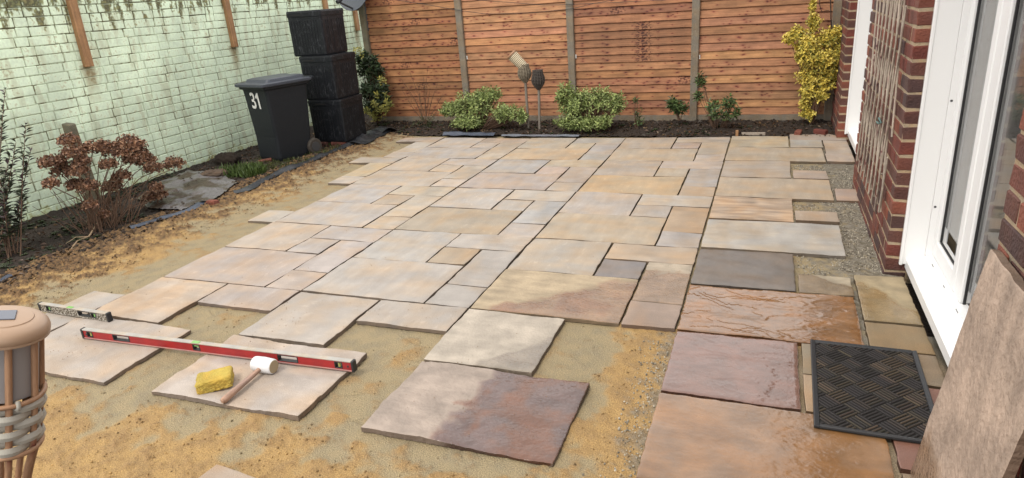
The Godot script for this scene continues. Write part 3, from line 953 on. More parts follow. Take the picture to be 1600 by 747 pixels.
func build_fence():
	var t = thing("fence", "lapped larch fence with concrete posts behind the planting bed", "fence", Vector3(0, 0, -5.72))
	var px = [-5.215, -3.69, -2.11, -0.52, 1.06]
	var vm = []
	for k in 9: vm.append(board_mesh(1.52, k + 3, Vector2(k * 0.37, 0.0)))
	var base = [[164, 112, 68], [182, 130, 88], [166, 114, 76], [176, 126, 86]]
	for p in 4:
		var cx = (px[p] + px[p + 1]) / 2
		var pan = Geo.new()
		pan.box(Vector3(px[p + 1] - px[p] - 0.02, 0.16, 0.045), Transform3D(Basis.IDENTITY, Vector3(cx, 0.015, 0.0)), 0.004)
		var gb = obj("gravel_board", pan, M.concrete, t)
		var y = 0.10
		for k in 18:
			var tint = base[p]
			var f = rng.randf_range(0.80, 1.12)
			if p == 0 and k in [2, 3, 4, 8, 9, 11]: f *= 0.84
			if p == 2 and k in [7, 8, 9, 10]: f *= 0.86
			var key = "board%d_%d_%d" % [p, k % 3, int(f * 12)]
			if not M.has(key):
				M[key] = mat(rgb(tint[0], tint[1] * rng.randf_range(0.96, 1.03), tint[2] * rng.randf_range(0.92, 1.05), f * 1.08 / 0.62), 0.75, M.wood_marked if (p in [0, 2] and k % 3 == 1) else M.wood[(p + k) % 4], n_fine, 0.25, Vector3(1, 1, 1))
			var vi = rng.randi() % 9
			if p == 2 and k in [7, 8, 9, 10, 11]:
				key += "s"
				vi = 0
				if not M.has(key): M[key] = mat(rgb(tint[0], tint[1], tint[2], f * 1.1 / 0.62), 0.75, M.wood_stained, n_fine, 0.25)
			var o = obj("board", vm[vi], M[key], t, Vector3(cx, y, rng.randf_range(-.001, .001)))
			o.scale.x = (px[p + 1] - px[p] - 0.01) / 1.52
			o.rotation.z = rng.randf_range(-.0025, .0025)
			y += 0.0985 + rng.randf_range(-.003, .003)
		var bt = Geo.new()
		bt.box(Vector3(px[p + 1] - px[p] - 0.02, 0.04, 0.05), Transform3D(Basis.IDENTITY, Vector3(cx, y + 0.03, 0.004)), 0.004, 0, 0)
		obj("capping", bt, M.batten, t)
		for s in [-0.68, -0.2, 0.3, 0.68]:
			var vb = Geo.new()
			vb.box(Vector3(0.035, 1.78, 0.02), Transform3D(Basis.IDENTITY, Vector3(cx + s, 0.99, -0.032)), 0.003, 0, 1)
			obj("batten", vb, M.batten, t)
	var pm = Geo.new()
	pm.box(Vector3(0.092, 2.5, 0.10), Transform3D(Basis.IDENTITY, Vector3(0, 0.75, 0)), 0.008, 0.002, 1, Vector2.ZERO, rng)
	var pmesh = pm.mesh()
	for k in 5:
		var o = obj("post", pmesh, M.concrete_old if k == 0 else M.concrete, t, Vector3(px[k], 0, 0.012))
		o.rotation.z = [0.012, 0.006, 0.003, -0.004, 0.0][k]
		if k in [1, 2, 3]:
			var cq = Geo.new()
			cq.box(Vector3(0.014, 0.05, 0.006), Transform3D(Basis.IDENTITY, Vector3(0.058, [0, 0.92, 0.88, 0.82][k], 0.012)), 0.002)
			obj("clip", cq, M.white_plastic, o)
	# return towards the back, seen edge on past the end post
	var t2 = thing("fence", "mossy fence return running back from the fence end post beside the painted wall", "fence", Vector3(-5.24, 0, -5.78))
	for k in 18:
		var o = obj("board", vm[k % 9], M.board_moss, t2, Vector3(0, 0.02 + k * 0.0985, -0.80))
		o.rotation.y = -PI / 2
	# clothes line and aerial cables
	var cab = [[[(620), 0], [660, 6], [716, 16], [760, 22], [830, 20], [892, 14], [930, 5], [960, 0]], [[745, 0], [800, 4], [850, 8], [890, 7], [1000, 2], [1040, 0]]]
	var cl = ["dark aerial cable sagging along the fence from the dish", "thin dark cable strung along the top of the fence between the posts"]
	for k in 2:
		var pts = []
		for c in cab[k]: pts.append(on_z(c[0], c[1], -5.645))
		var q = Geo.new()
		q.tube(pts, 0.0035, 6)
		tag(obj("cable", q, M.rubber), cl[k], "cable", "cables on the fence")
	var cq = Geo.new()
	cq.tube([on_z(1297, -20, -5.64), on_z(1298, 10, -5.64), on_z(1299, 45, -5.64), on_z(1301, 75, -5.65), on_z(1306, 130, -5.66)], 0.006, 6)
	cq.tube([on_z(1283, -20, -5.64), on_z(1280, 6, -5.63), on_z(1284, 18, -5.63), on_z(1296, 16, -5.63)], 0.004, 6)
	tag(obj("cable", cq, M.rubber), "dark cable hanging down the fence behind the golden shrub", "cable", "cables on the fence")

# ---------------------------------------------------------------- house
func build_house():
	var t = thing("house", "red brick house wall with white framed glazed doors and sills", "house", Vector3.ZERO)
	var X0 = 1.10
	var cy = 0.088
	# piers: [far z, near z]
	var piers = [[-5.62, -4.76], [-2.93, -1.02], [0.84, 2.9]]
	var vs = []
	var vh = []
	for k in 4:
		var q = Geo.new()
		q.box(Vector3(0.12, 0.0745, 0.247), Transform3D.IDENTITY, 0.005, 0.003, 2, Vector2(k * .2, k * .3), rng)
		vs.append(q.mesh())
		q = Geo.new()
		q.box(Vector3(0.12, 0.0745, 0.116), Transform3D.IDENTITY, 0.005, 0.003, 2, Vector2(k * .2, k * .3), rng)
		vh.append(q.mesh())
	var rest = SurfaceTool.new()
	rest.begin(Mesh.PRIMITIVE_TRIANGLES)
	for pi in 3:
		var p = piers[pi]
		var core = Geo.new()
		var L = p[1] - p[0]
		core.box(Vector3(0.40, 3.1, L - 0.009), Transform3D(Basis.IDENTITY, Vector3(X0 + 0.2045, 1.45, (p[0] + p[1]) / 2)), 0.0, 0, 2)
		obj("mortar", core, M.mortar, t)
		for r in range(-1, 34):
			var y = 0.0 + (r + 0.5) * cy
			var from_near = pi != 2
			var z = p[1] if from_near else p[0]
			var dir = -1.0 if from_near else 1.0
			var first = true
			var k = 0
			while (z > p[0] + 0.05 if from_near else z < p[1] - 0.05):
				var half = first and r % 2 != 0
				var bl = 0.131 if half else 0.262
				var room = absf((p[0] if from_near else p[1]) - z)
				if room < 0.2 and not half: half = true; bl = 0.131
				var pos = Vector3(X0 + 0.06 + rng.randf_range(-.002, .002), y, z + dir * (bl - 0.012) / 2)
				var m = (vh if half else vs)[rng.randi() % 4]
				if y < 1.75 and not (pi == 2 and z > 1.75):
					var o = obj("brick", m, M.brick[rng.randi() % 6], t, pos)
					o.rotation = Vector3(rng.randf_range(-.01, .01), rng.randf_range(-.01, .01) + (PI if rng.randf() < .5 else 0.0), rng.randf_range(-.008, .008))
				else: rest.append_from(m, 0, Transform3D(Basis.IDENTITY, pos))
				z += dir * bl
				first = false
				k += 1
	kind(obj("bricks_beyond", rest.commit(), M.brick[0], t), "stuff")
	# wall over the doors, roof edge and the room behind
	var q = Geo.new()
	q.box(Vector3(0.30, 0.78, 8.9), Transform3D(Basis.IDENTITY, Vector3(1.36, 2.61, -1.3)), 0.0)
	obj("lintel_wall", q, M.brick_far, t)
	q = Geo.new()
	q.box(Vector3(4.4, 0.16, 9.2), Transform3D(Basis.IDENTITY, Vector3(3.2, 3.06, -1.3)), 0.01)
	obj("roof", q, M.dark_grey, t)
	q = Geo.new()
	q.box(Vector3(3.7, 0.1, 8.9), Transform3D(Basis.IDENTITY, Vector3(3.36, 0.05, -1.3)), 0.0)
	obj("interior_floor", q, M.floor_in, t)
	q = Geo.new()
	q.box(Vector3(3.7, 0.1, 8.9), Transform3D(Basis.IDENTITY, Vector3(3.36, 2.6, -1.3)), 0.0)
	obj("interior_ceiling", q, M.room, t)
	q = Geo.new()
	q.box(Vector3(0.15, 2.9, 8.9), Transform3D(Basis.IDENTITY, Vector3(5.28, 1.5, -1.3)), 0.0)
	q.box(Vector3(4.0, 2.9, 0.15), Transform3D(Basis.IDENTITY, Vector3(3.3, 1.5, -5.8)), 0.0)
	q.box(Vector3(4.0, 2.9, 0.15), Transform3D(Basis.IDENTITY, Vector3(3.3, 1.5, 3.2)), 0.0)
	obj("interior_wall", q, M.room, t)
	door(t, -4.76, -2.93, [[-4.70, -4.05, 0.24], [-3.98, -2.99, 0.14]])
	door(t, -1.02, 0.84, [[-0.96, -0.42, 0.245], [-0.36, 0.78, 0.125]])

func door(t, z0, z1, lights):
	# white frame standing in the opening, its sill, and sashes with glass
	var zm = (z0 + z1) / 2
	var L = z1 - z0
	var d = obj("door_frame", frame_geo(z0, z1, lights), M.upvc, t)
	# sloping sill with a raised track
	var s = Geo.new()
	var pr = [Vector2(1.205, 0.035), Vector2(1.205, 0.088), Vector2(1.212, 0.095), Vector2(1.305, 0.118), Vector2(1.306, 0.142), Vector2(1.338, 0.146), Vector2(1.36, 0.146), Vector2(1.36, 0.035)]
	for k in pr.size() - 1:
		var a = pr[k]; var b = pr[k + 1]
		s.quad(Vector3(a.x, a.y, z0 + 0.006), Vector3(b.x, b.y, z0 + 0.006), Vector3(b.x, b.y, z1 - 0.006), Vector3(a.x, a.y, z1 - 0.006))
	for e in [z0 + 0.006, z1 - 0.006]:
		for k in range(1, pr.size() - 1):
			s.tri(Vector3(pr[0].x, pr[0].y, e), Vector3(pr[k + 1].x, pr[k + 1].y, e), Vector3(pr[k].x, pr[k].y, e))
	var sill = obj("sill", s, M.upvc, d)
	for k in 6:
		var sl = Geo.new()
		sl.box(Vector3(0.004, 0.006, rng.randf_range(0.02, 0.05)), Transform3D(Basis.IDENTITY, Vector3(1.3065, 0.130, lerpf(z0 + 0.2, z1 - 0.2, k / 5.0))), 0.001)
		obj("drain_slot", sl, M.dark_grey, d)
	for l in lights:
		var g = Geo.new()
		g.box(Vector3(0.006, 1.85 - l[2], l[1] - l[0] - 0.05), Transform3D(Basis.IDENTITY, Vector3(1.352, (2.05 + l[2]) / 2, (l[0] + l[1]) / 2)), 0.0)
		obj("pane", g, M.glass, d)
		var gk = Geo.new()
		var y0 = l[2] + 0.002
		for e in [l[0] + 0.074, l[1] - 0.074]: gk.box(Vector3(0.012, 2.05 - y0, 0.010), Transform3D(Basis.IDENTITY, Vector3(1.343, (2.05 + y0) / 2, e)), 0.002)
		gk.box(Vector3(0.012, 0.010, l[1] - l[0] - 0.16), Transform3D(Basis.IDENTITY, Vector3(1.343, y0, (l[0] + l[1]) / 2)), 0.002)
		obj("gasket", gk, M.rubber, d)
	var cu = Geo.new()
	var cp = PackedVector3Array(); var cuv = PackedVector2Array()
	for j in 2:
		for i in 61:
			var zz = lerpf(lights[0][0] - 0.35, lights[0][1] + 0.05, i / 60.0)
			cp.append(Vector3(1.46 + 0.012 * sin(i * 1.3), 2.3 - j * 2.18, zz)); cuv.append(Vector2(i, j))
	cu.grid(cp, 61, 2, cuv)
	obj("net_curtain", cu, M.curtain, d)
	var sq = Geo.new()
	for y in [0.42, 1.02, 1.62]:
		sq.box(Vector3(0.012, 0.012, 0.004), Transform3D(Basis.IDENTITY, Vector3(1.312, y, z0 + 0.0235)), 0.003)
	obj("screw_cap", sq, M.dark_grey, d)

func frame_geo(z0, z1, lights):
	var q = Geo.new()
	var T = func(x0, x1, y0, y1, za, zb, bev = 0.004):
		q.box(Vector3(x1 - x0, y1 - y0, zb - za), Transform3D(Basis.IDENTITY, Vector3((x0 + x1) / 2, (y0 + y1) / 2, (za + zb) / 2)), bev)
	# reveal boards closing the brick jambs
	for e in [0, 1]:
		var s = 1.0 if e == 0 else -1.0
		var z = z0 if e == 0 else z1
		var lo = func(a, b): return [minf(z + s * a, z + s * b), maxf(z + s * a, z + s * b)]
		var r = lo.call(0.0, 0.018)
		T.call(1.178, 1.30, 0.055, 2.24, r[0], r[1])
		r = lo.call(-0.002, 0.024)
		T.call(1.172, 1.19, 0.05, 2.24, r[0], r[1])
		r = lo.call(0.0, 0.0225)
		T.call(1.30, 1.335, 0.12, 2.24, r[0], r[1], 0.002)
		r = lo.call(0.0, 0.055)
		T.call(1.335, 1.39, 0.12, 2.24, r[0], r[1], 0.003)
	T.call(1.178, 1.39, 2.18, 2.24, z0, z1)
	for l in lights:
		var a = l[0]; var b = l[1]; var y = l[2]
		T.call(1.322, 1.375, 0.147, 2.17, a, a + 0.07, 0.006)
		T.call(1.322, 1.375, 0.147, 2.17, b - 0.07, b, 0.006)
		T.call(1.324, 1.375, 0.147 if y > 0.2 else 0.10, y, a + 0.068, b - 0.068, 0.006)
		T.call(1.324, 1.375, 2.05, 2.17, a + 0.068, b - 0.068, 0.006)
	# mullion between the lights
	T.call(1.326, 1.385, 0.12, 2.2, lights[0][1], lights[1][0], 0.005)
	return q

func build_trellis():
	var t = thing("trellis", "weathered expanding wooden trellis fixed to the brick pier between the doors", "trellis", Vector3(1.075, 0, 0))
	var tn = tan(deg_to_rad(14.0))
	var za = -2.58; var zb = -1.17
	var ya = 0.30; var yb = 2.0
	for layer in 2:
		var s = 1.0 if layer == 0 else -1.0
		tn = tan(deg_to_rad(11.0))
		var z = za - 0.8
		while z < zb + 0.8:
			# line z(y) = z + s * tn * (y - ya), cut to the rectangle
			var y0 = ya; var y1 = yb
			var lo_y = ya + (za - z) / (s * tn)
			var hi_y = ya + (zb - z) / (s * tn)
			y0 = maxf(y0, minf(lo_y, hi_y) - 0.03); y1 = minf(y1, maxf(lo_y, hi_y) + 0.03)
			if layer == 0: y0 -= rng.randf_range(0, 0.05)
			y1 = minf(y1, 0.62 + (z + 2.60) / 0.42 + rng.randf_range(-.04, .04))
			if y1 - y0 > 0.12:
				var q = Geo.new()
				var len = (y1 - y0) / cos(atan(tn))
				var ym = (y0 + y1) / 2
				q.box(Vector3(0.008, len, 0.022), Transform3D(Basis.from_euler(Vector3(s * atan(tn), 0, 0)), Vector3(-0.009 if layer == 0 else 0.0, ym, z + s * tn * (ym - ya))), 0.002, 0.001, 1, Vector2(z, z * 3.0), rng)
				obj("lath", q, M.old_wood, t)
			z += 0.165
	var kn = Geo.new()
	kn.tube([Vector3(-0.02, 0.80, -1.55), Vector3(-0.03, 0.83, -1.52), Vector3(-0.02, 0.81, -1.47), Vector3(-0.03, 0.795, -1.52), Vector3(-0.028, 0.79, -1.60)], 0.006, 6)
	obj("twine", kn, M.twine, t)
	# pegs holding it off the wall
	for p in [[0.5, -2.2], [0.5, -1.4], [1.6, -2.1], [1.6, -1.4]]:
		var q = Geo.new()
		q.tube([Vector3(-0.01, p[0], p[1]), Vector3(0.028, p[0], p[1])], 0.006, 6)
		obj("peg", q, M.old_wood, t)

# ---------------------------------------------------------------- bins
func ring_shell(q, rings, close_bottom = true):
	# rings: arrays of points bottom to top, flat shaded walls
	for r in rings.size() - 1:
		var a = rings[r]; var b = rings[r + 1]
		for k in a.size():
			var k2 = (k + 1) % a.size()
			q.quad(a[k], a[k2], b[k2], b[k])
	if close_bottom:
		var a = rings[0]
		for k in range(1, a.size() - 1): q.tri(a[0], a[k + 1], a[k])
	var e = rings[-1]
	for k in range(1, e.size() - 1): q.tri(e[0], e[k], e[k + 1])
func rrect(w, d, y, r, dz = 0.0, dx = 0.0):
	var o = []
	for c in [[1, 1, 0], [-1, 1, 1], [-1, -1, 2], [1, -1, 3]]:
		for k in 4:
			var t = PI / 2 * (c[2] + k / 3.0)
			o.append(Vector3(c[0] * (w / 2 - r) + cos(t) * r + dx, y, c[1] * (d / 2 - r) + sin(t) * r + dz))
	o.reverse()
	return o

func build_wheelie_bin():
	var t = thing("wheelie_bin", "dark grey wheelie bin with white number 31 beside the painted wall", "bin", Vector3(-5.22, 0.0, -3.50), deg_to_rad(-16))
	var q = Geo.new()
	ring_shell(q, [rrect(0.42, 0.46, 0.015, 0.04, 0.02), rrect(0.43, 0.48, 0.05, 0.04, 0.02), rrect(0.44, 0.51, 0.30, 0.035), rrect(0.478, 0.575, 0.80, 0.035), rrect(0.49, 0.595, 0.885, 0.035)])
	var body = obj("body", q, M.bin, t)
	q = Geo.new()
	ring_shell(q, [rrect(0.50, 0.605, 0.865, 0.03), rrect(0.525, 0.645, 0.875, 0.03), rrect(0.53, 0.65, 0.90, 0.03), rrect(0.50, 0.61, 0.905, 0.03)])
	obj("rim", q, M.bin, t)
	# lid: domed plate, falling to the front
	q = Geo.new()
	ring_shell(q, [rrect(0.555, 0.69, 0.902, 0.03, 0.01), rrect(0.57, 0.705, 0.912, 0.03, 0.01), rrect(0.57, 0.705, 0.936, 0.03, 0.01), rrect(0.545, 0.675, 0.944, 0.04, 0.0), rrect(0.46, 0.56, 0.948, 0.05, -0.02), rrect(0.44, 0.53, 0.978, 0.05, -0.03), rrect(0.39, 0.46, 0.986, 0.05, -0.04)])
	obj("lid", q, M.bin_lid, t)
	q = Geo.new()
	q.tube([Vector3(-0.22, 0.90, -0.36), Vector3(-0.21, 0.93, -0.41), Vector3(0.21, 0.93, -0.41), Vector3(0.22, 0.90, -0.36)], 0.017, 8)
	obj("handle", q, M.bin, t)
	for s in [-1, 1]:
		var w = Geo.new()
		var xf = Transform3D(Basis.from_euler(Vector3(0, 0, PI / 2)), Vector3(s * 0.235, 0.098, -0.25))
		w.lathe([Vector2(0.0, -.024), Vector2(.062, -.024), Vector2(.075, -.028), Vector2(.092, -.026), Vector2(.1, -.015), Vector2(.1, .015), Vector2(.092, .026), Vector2(.075, .028), Vector2(.062, .024), Vector2(0.0, .024)], 28, xf)
		var wh = obj("wheel", w, M.tyre, t)
		w = Geo.new()
		xf.origin.x = s * 0.254
		w.lathe([Vector2(0, -.012), Vector2(.058, -.012), Vector2(.058, .012), Vector2(.05, .014), Vector2(.045, .006), Vector2(.02, .006), Vector2(.018, .016), Vector2(0, .016)], 24, xf)
		obj("hub", w, M.dark_grey, wh)
	var ax = Geo.new()
	ax.tube([Vector3(-0.24, .098, -.25), Vector3(.24, .098, -.25)], 0.012, 8)
	obj("axle", ax, M.dark_grey, t)
	# the number on the front
	var tm = TextMesh.new()
	var sf = SystemFont.new()
	sf.font_names = PackedStringArray(["Droid Sans"])
	sf.font_weight = 800
	tm.font = sf
	tm.text = "31"
	tm.font_size = 64
	tm.pixel_size = 0.0041
	tm.depth = 0.002
	var o = obj("number", tm, M.white_paint, t, Vector3(-0.005, 0.735, 0.2885))
	o.rotation.x = deg_to_rad(-10.0) * -1.0
	o.scale = Vector3(0.70, 1.0, 1.0)
	o.rotation.x = 0.068

func cube_bin(label, at, turn, seed, slots):
	var t = thing("black_compost_bin", label, "bin", at, turn, "black plastic bins stacked against the wall")
	var r = RandomNumberGenerator.new()
	r.seed = seed
	var q = Geo.new()
	var H = 0.545
	ring_shell(q, [rrect(0.475, 0.50, 0.0, 0.02), rrect(0.487, 0.515, 0.02, 0.02), rrect(0.492, 0.525, H - 0.075, 0.02), rrect(0.503, 0.537, H - 0.07, 0.02), rrect(0.506, 0.54, H - 0.02, 0.02), rrect(0.497, 0.53, H, 0.02)])
	obj("body", q, M.black_plastic, t)
	# upright ribs moulded in the two outer faces
	var rb = Geo.new()
	for k in 11:
		if r.randf() < 0.15: continue
		var a = -0.2 + k * 0.04
		var h = 0.40
		rb.box(Vector3(0.012, h, 0.008), Transform3D(Basis.from_euler(Vector3(0.011, 0, 0)), Vector3(a, 0.03 + h / 2, 0.2615)), 0.003)
	for k in 11:
		if r.randf() < 0.25: continue
		var a = -0.21 + k * 0.042
		var h = 0.40
		rb.box(Vector3(0.008, h, 0.012), Transform3D(Basis.from_euler(Vector3(0, 0, -0.011)), Vector3(0.2445, 0.03 + h / 2, a)), 0.003)
	obj("ribs", rb, M.black_plastic, t)
	for s in slots:
		var g = Geo.new()
		if s[0] == 0: g.box(Vector3(s[2], 0.016, 0.004), Transform3D(Basis.IDENTITY, Vector3(s[1], H - 0.05, 0.2700)), 0.0015)
		else: g.box(Vector3(0.004, 0.03, s[2]), Transform3D(Basis.IDENTITY, Vector3(0.2530, H - 0.045, s[1])), 0.0015)
		obj("slot", g, M.void_black, t)

func build_stack():
	var b = Geo.new()
	b.box(Vector3(0.21, 0.062, 0.10), Transform3D(Basis.IDENTITY, Vector3(0, 0.031, 0)), 0.006, 0.003, 0, Vector2.ZERO, rng)
	var m = b.mesh()
	var sp = [[-4.86, -4.12, 0.2], [-5.12, -4.10, -0.1], [-4.90, -4.52, 0.1], [-5.14, -4.54, 0.0]]
	for k in sp.size():
		var o = obj("loose_brick", m, M.brick[k % 3], self, Vector3(sp[k][0], 0.0, sp[k][1]))
		o.rotation.y = sp[k][2]
		tag(o, ["red brick under the patio side corner of the lowest black bin", "red brick under the wheelie bin side of the lowest black bin, next to the wall", "red brick under the fence side of the lowest black bin, near the patio", "red brick under the fence side of the lowest black bin, next to the wall"][k], "brick", "bricks under the black bins")
	cube_bin("lowest black plastic bin of the stack, standing on bricks", Vector3(-4.965, 0.062, -4.325), deg_to_rad(1), 1, [[0, -0.06, 0.16]])
	cube_bin("middle black plastic bin of the stack", Vector3(-4.985, 0.609, -4.325), deg_to_rad(-1), 2, [[0, -0.1, 0.16], [1, 0.1, 0.12]])
	cube_bin("topmost black plastic bin of the stack, set back towards the wall", Vector3(-5.09, 1.156, -4.36), deg_to_rad(2), 3, [[0, -0.11, 0.17], [1, 0.12, 0.05], [1, -0.12, 0.05]])

func build_dish():
	var c = Vector3(-5.22, 1.975, -5.60)
	var t = thing("satellite_dish", "dark grey satellite dish on the fence end post", "dish", c, deg_to_rad(-14))
	var q = Geo.new()
	var pr = []
	for k in 9: pr.append(Vector2(0.345 * k / 8.0, 0.075 * pow(k / 8.0, 2.0)))
	pr.append(Vector2(0.352, 0.078)); pr.append(Vector2(0.352, 0.066))
	for k in range(8, -1, -1): pr.append(Vector2(0.343 * k / 8.0, 0.075 * pow(k / 8.0, 2.0) - 0.012))
	q.lathe(pr, 40, Transform3D(Basis.from_euler(Vector3(PI / 2 - 0.22, 0, 0)), Vector3(0, 0, 0)))
	obj("reflector", q, M.dish, t)
	q = Geo.new()
	q.tube([Vector3(0.0, -0.32, 0.03), Vector3(0, -0.30, 0.12), Vector3(0, -0.20, 0.36)], 0.014, 8)
	obj("arm", q, M.dark_grey, t)
	q = Geo.new()
	q.tube([Vector3(0, -0.20, 0.40), Vector3(0, -0.17, 0.345), Vector3(0, -0.15, 0.30)], [0.03, 0.033, 0.024], 14)
	obj("receiver", q, M.rubber, t)
	q = Geo.new()
	q.tube([Vector3(0, -0.02, -0.01), Vector3(0, -0.02, -0.09), Vector3(0, -0.30, -0.115), Vector3(0, -0.62, -0.112)], 0.02, 10)
	obj("bracket", q, M.dark_grey, t)

# ---------------------------------------------------------------- torches
func build_solar_torch():
	var t = thing("solar_torch", "beige wicker solar torch with frosted lamp standing on the sand", "torch", Vector3(-0.652, 0.0, 2.68))
	# it leans: its axis runs through these two points
	var top_p = cam_o + ray(4, 493) * 1.10
	var low_p = cam_o + ray(7, 800) * 1.20
	var axis = (top_p - low_p).normalized()
	var foot = top_p - axis * (top_p.y / axis.y)
	var sx = axis.cross(Vector3(0, 0, 1)).normalized()
	t.transform = Transform3D(Basis(sx, axis, sx.cross(axis)).rotated(axis, 0.5), foot)
	var Y = foot.distance_to(top_p)
	var q = Geo.new()
	q.lathe([Vector2(0, 0), Vector2(.038, -.0007), Vector2(.042, -.0015), Vector2(.043, -.003), Vector2(.044, -.003), Vector2(.052, -.0045), Vector2(.059, -.008), Vector2(.0635, -.013), Vector2(.0655, -.019), Vector2(.0655, -.025), Vector2(.064, -.0275), Vector2(.0652, -.028), Vector2(.0652, -.031), Vector2(.060, -.032), Vector2(0, -.030)], 64, Transform3D(Basis.IDENTITY, Vector3(0, Y, 0)))
	var cap = obj("cap", q, M.beige_plastic, t)
	q = Geo.new()
	q.box(Vector3(0.036, 0.002, 0.036), Transform3D(Basis.from_euler(Vector3(0, 0.35, 0)), Vector3(0, Y + 0.0008, 0)), 0.0008)
	obj("solar_panel", q, M.solar, cap)
	q = Geo.new()
	q.lathe([Vector2(.0495, -.028), Vector2(.0495, -.135), Vector2(0, -.135)], 40, Transform3D(Basis.IDENTITY, Vector3(0, Y, 0)))
	obj("lamp_shade", q, M.frosted, t)
	var rad = func(y): return lerpf(0.0535, 0.052, clampf((y + .14) / .1, 0, 1)) if y > -.14 else (lerpf(0.0535, 0.050, clampf((-.14 - y) / .10, 0, 1)) if y > -.24 else lerpf(0.050, 0.016, pow(clampf((-.24 - y) / .22, 0, 1), 0.8)))
	for k in 8:
		var a = TAU * k / 8 + 0.2
		var pts = []
		var rr = []
		for y in [-.030, -.09, -.14, -.19, -.24, -.29, -.34, -.40, -.46]:
			pts.append(Vector3(cos(a) * rad.call(y), Y + y, sin(a) * rad.call(y)))
			rr.append(0.0055)
		q = Geo.new()
		q.tube(pts, rr, 8)
		obj("rib", q, M.bamboo, t)
	for y in [-.139, -.238]:
		q = Geo.new()
		var pts = []
		for k in 33: pts.append(Vector3(cos(TAU * k / 32) * (rad.call(y) + .004), Y + y, sin(TAU * k / 32) * (rad.call(y) + .004)))
		q.tube(pts, 0.0045, 8, false)
		obj("hoop", q, M.bamboo, t)
	# flat wicker bands woven over and under the ribs
	for b in 6:
		var y = -0.150 - b * 0.0155
		q = Geo.new()
		var N = 96
		var ring = []
		for k in N + 1:
			var a = TAU * k / N
			var wv = cos((a - 0.2) * 4.0 + (PI if b % 2 else 0.0))
			var r = rad.call(y) + 0.0015 + 0.0055 * wv
			ring.append([Vector3(cos(a), 0, sin(a)), r, Y + y + 0.0015 * wv])
		for k in N:
			var A = ring[k]; var B = ring[k + 1]
			for s in [[-1.0, 0.0, 0.0, 0.0025], [0.0, 0.0025, 1.0, 0.0]]:
				var a0 = A[0] * (A[1] + s[1]) + Vector3(0, A[2] + s[0] * .0078, 0)
				var a1 = A[0] * (A[1] + s[3]) + Vector3(0, A[2] + s[2] * .0078, 0)
				var b0 = B[0] * (B[1] + s[1]) + Vector3(0, B[2] + s[0] * .0078, 0)
				var b1 = B[0] * (B[1] + s[3]) + Vector3(0, B[2] + s[2] * .0078, 0)
				q.quad(b0, a0, a1, b1)
			var i0 = A[0] * (A[1] - .0025) + Vector3(0, A[2] - .0078, 0); var i1 = A[0] * (A[1] - .0025) + Vector3(0, A[2] + .0078, 0)
			var j0 = B[0] * (B[1] - .0025) + Vector3(0, B[2] - .0078, 0); var j1 = B[0] * (B[1] - .0025) + Vector3(0, B[2] + .0078, 0)
			q.quad(i0, j0, j1, i1)
			q.quad(i0, A[0] * A[1] + Vector3(0, A[2] - .0078, 0), B[0] * B[1] + Vector3(0, B[2] - .0078, 0), j0)
			q.quad(j1, B[0] * B[1] + Vector3(0, B[2] + .0078, 0), A[0] * A[1] + Vector3(0, A[2] + .0078, 0), i1)
		obj("wicker_band", q, M.wicker, t)
	for k in 4:
		var a = TAU * (k + 0.5) / 4
		q = Geo.new()
		q.tube([Vector3(cos(a) * .056, Y - .132, sin(a) * .056), Vector3(cos(a) * .061, Y - .139, sin(a) * .061), Vector3(cos(a) * .057, Y - .147, sin(a) * .057)], 0.004, 6)
		obj("binding", q, M.wicker, t)
	q = Geo.new()
	q.tube([Vector3(0, Y - .44, 0), Vector3(0, 0.6, 0), Vector3(0, -0.12, 0)], [0.014, 0.013, 0.011], 12)
	obj("pole", q, M.bamboo, t)

func fence_torch(label, foot, neck, top, R, H, cane):
	var t = thing("garden_torch", label, "torch", Vector3(foot.x, 0, foot.z), 0.0, "wicker garden torches in the back bed")
	var d = foot * 0.0
	var o = Vector3(foot.x, 0, foot.z)
	var q = Geo.new()
	q.tube([Vector3(0, -0.06, 0), neck - o], [0.016, 0.018], 10)
	obj("pole", q, M.pole_grey, t)
	var ax = (top - neck).normalized()
	var bs = Basis(ax.cross(Vector3.BACK).normalized(), ax, ax.cross(Vector3.BACK).normalized().cross(ax))
	q = Geo.new()
	var pr = [[0.0, 0.25], [0.1, 0.42], [0.28, 0.85], [0.45, 1.0], [0.62, 0.96], [0.8, 0.76], [1.0, 0.72]]
	var N = 14
	for k in N:
		var a = TAU * k / N
		var pts = []
		for p in pr: pts.append(neck - o + ax * (p[0] * H) + bs * Vector3(cos(a) * R * p[1], 0, sin(a) * R * p[1]))
		q.tube(pts, 0.006, 5)
	for k in 13:
		var s = 0.12 + 0.86 * k / 12.0
		var rr = 0.0
		for i in pr.size() - 1:
			if s >= pr[i][0] and s <= pr[i + 1][0]: rr = lerpf(pr[i][1], pr[i + 1][1], (s - pr[i][0]) / (pr[i + 1][0] - pr[i][0]))
		var pts = []
		for i in 29:
			var a = TAU * i / 28
			pts.append(neck - o + ax * (s * H) + bs * Vector3(cos(a), 0, sin(a)) * (R * rr + 0.005 * (1 if (i + k) % 2 else -1)))
		q.tube(pts, 0.0052, 5, false)
	obj("basket", q, M.basket_dark if not cane else M.basket, t)
	q = Geo.new()
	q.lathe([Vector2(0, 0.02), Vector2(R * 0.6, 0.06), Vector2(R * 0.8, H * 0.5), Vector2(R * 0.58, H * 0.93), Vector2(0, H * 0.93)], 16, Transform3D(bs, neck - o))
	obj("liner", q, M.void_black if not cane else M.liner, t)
	return [t, bs, ax, o]

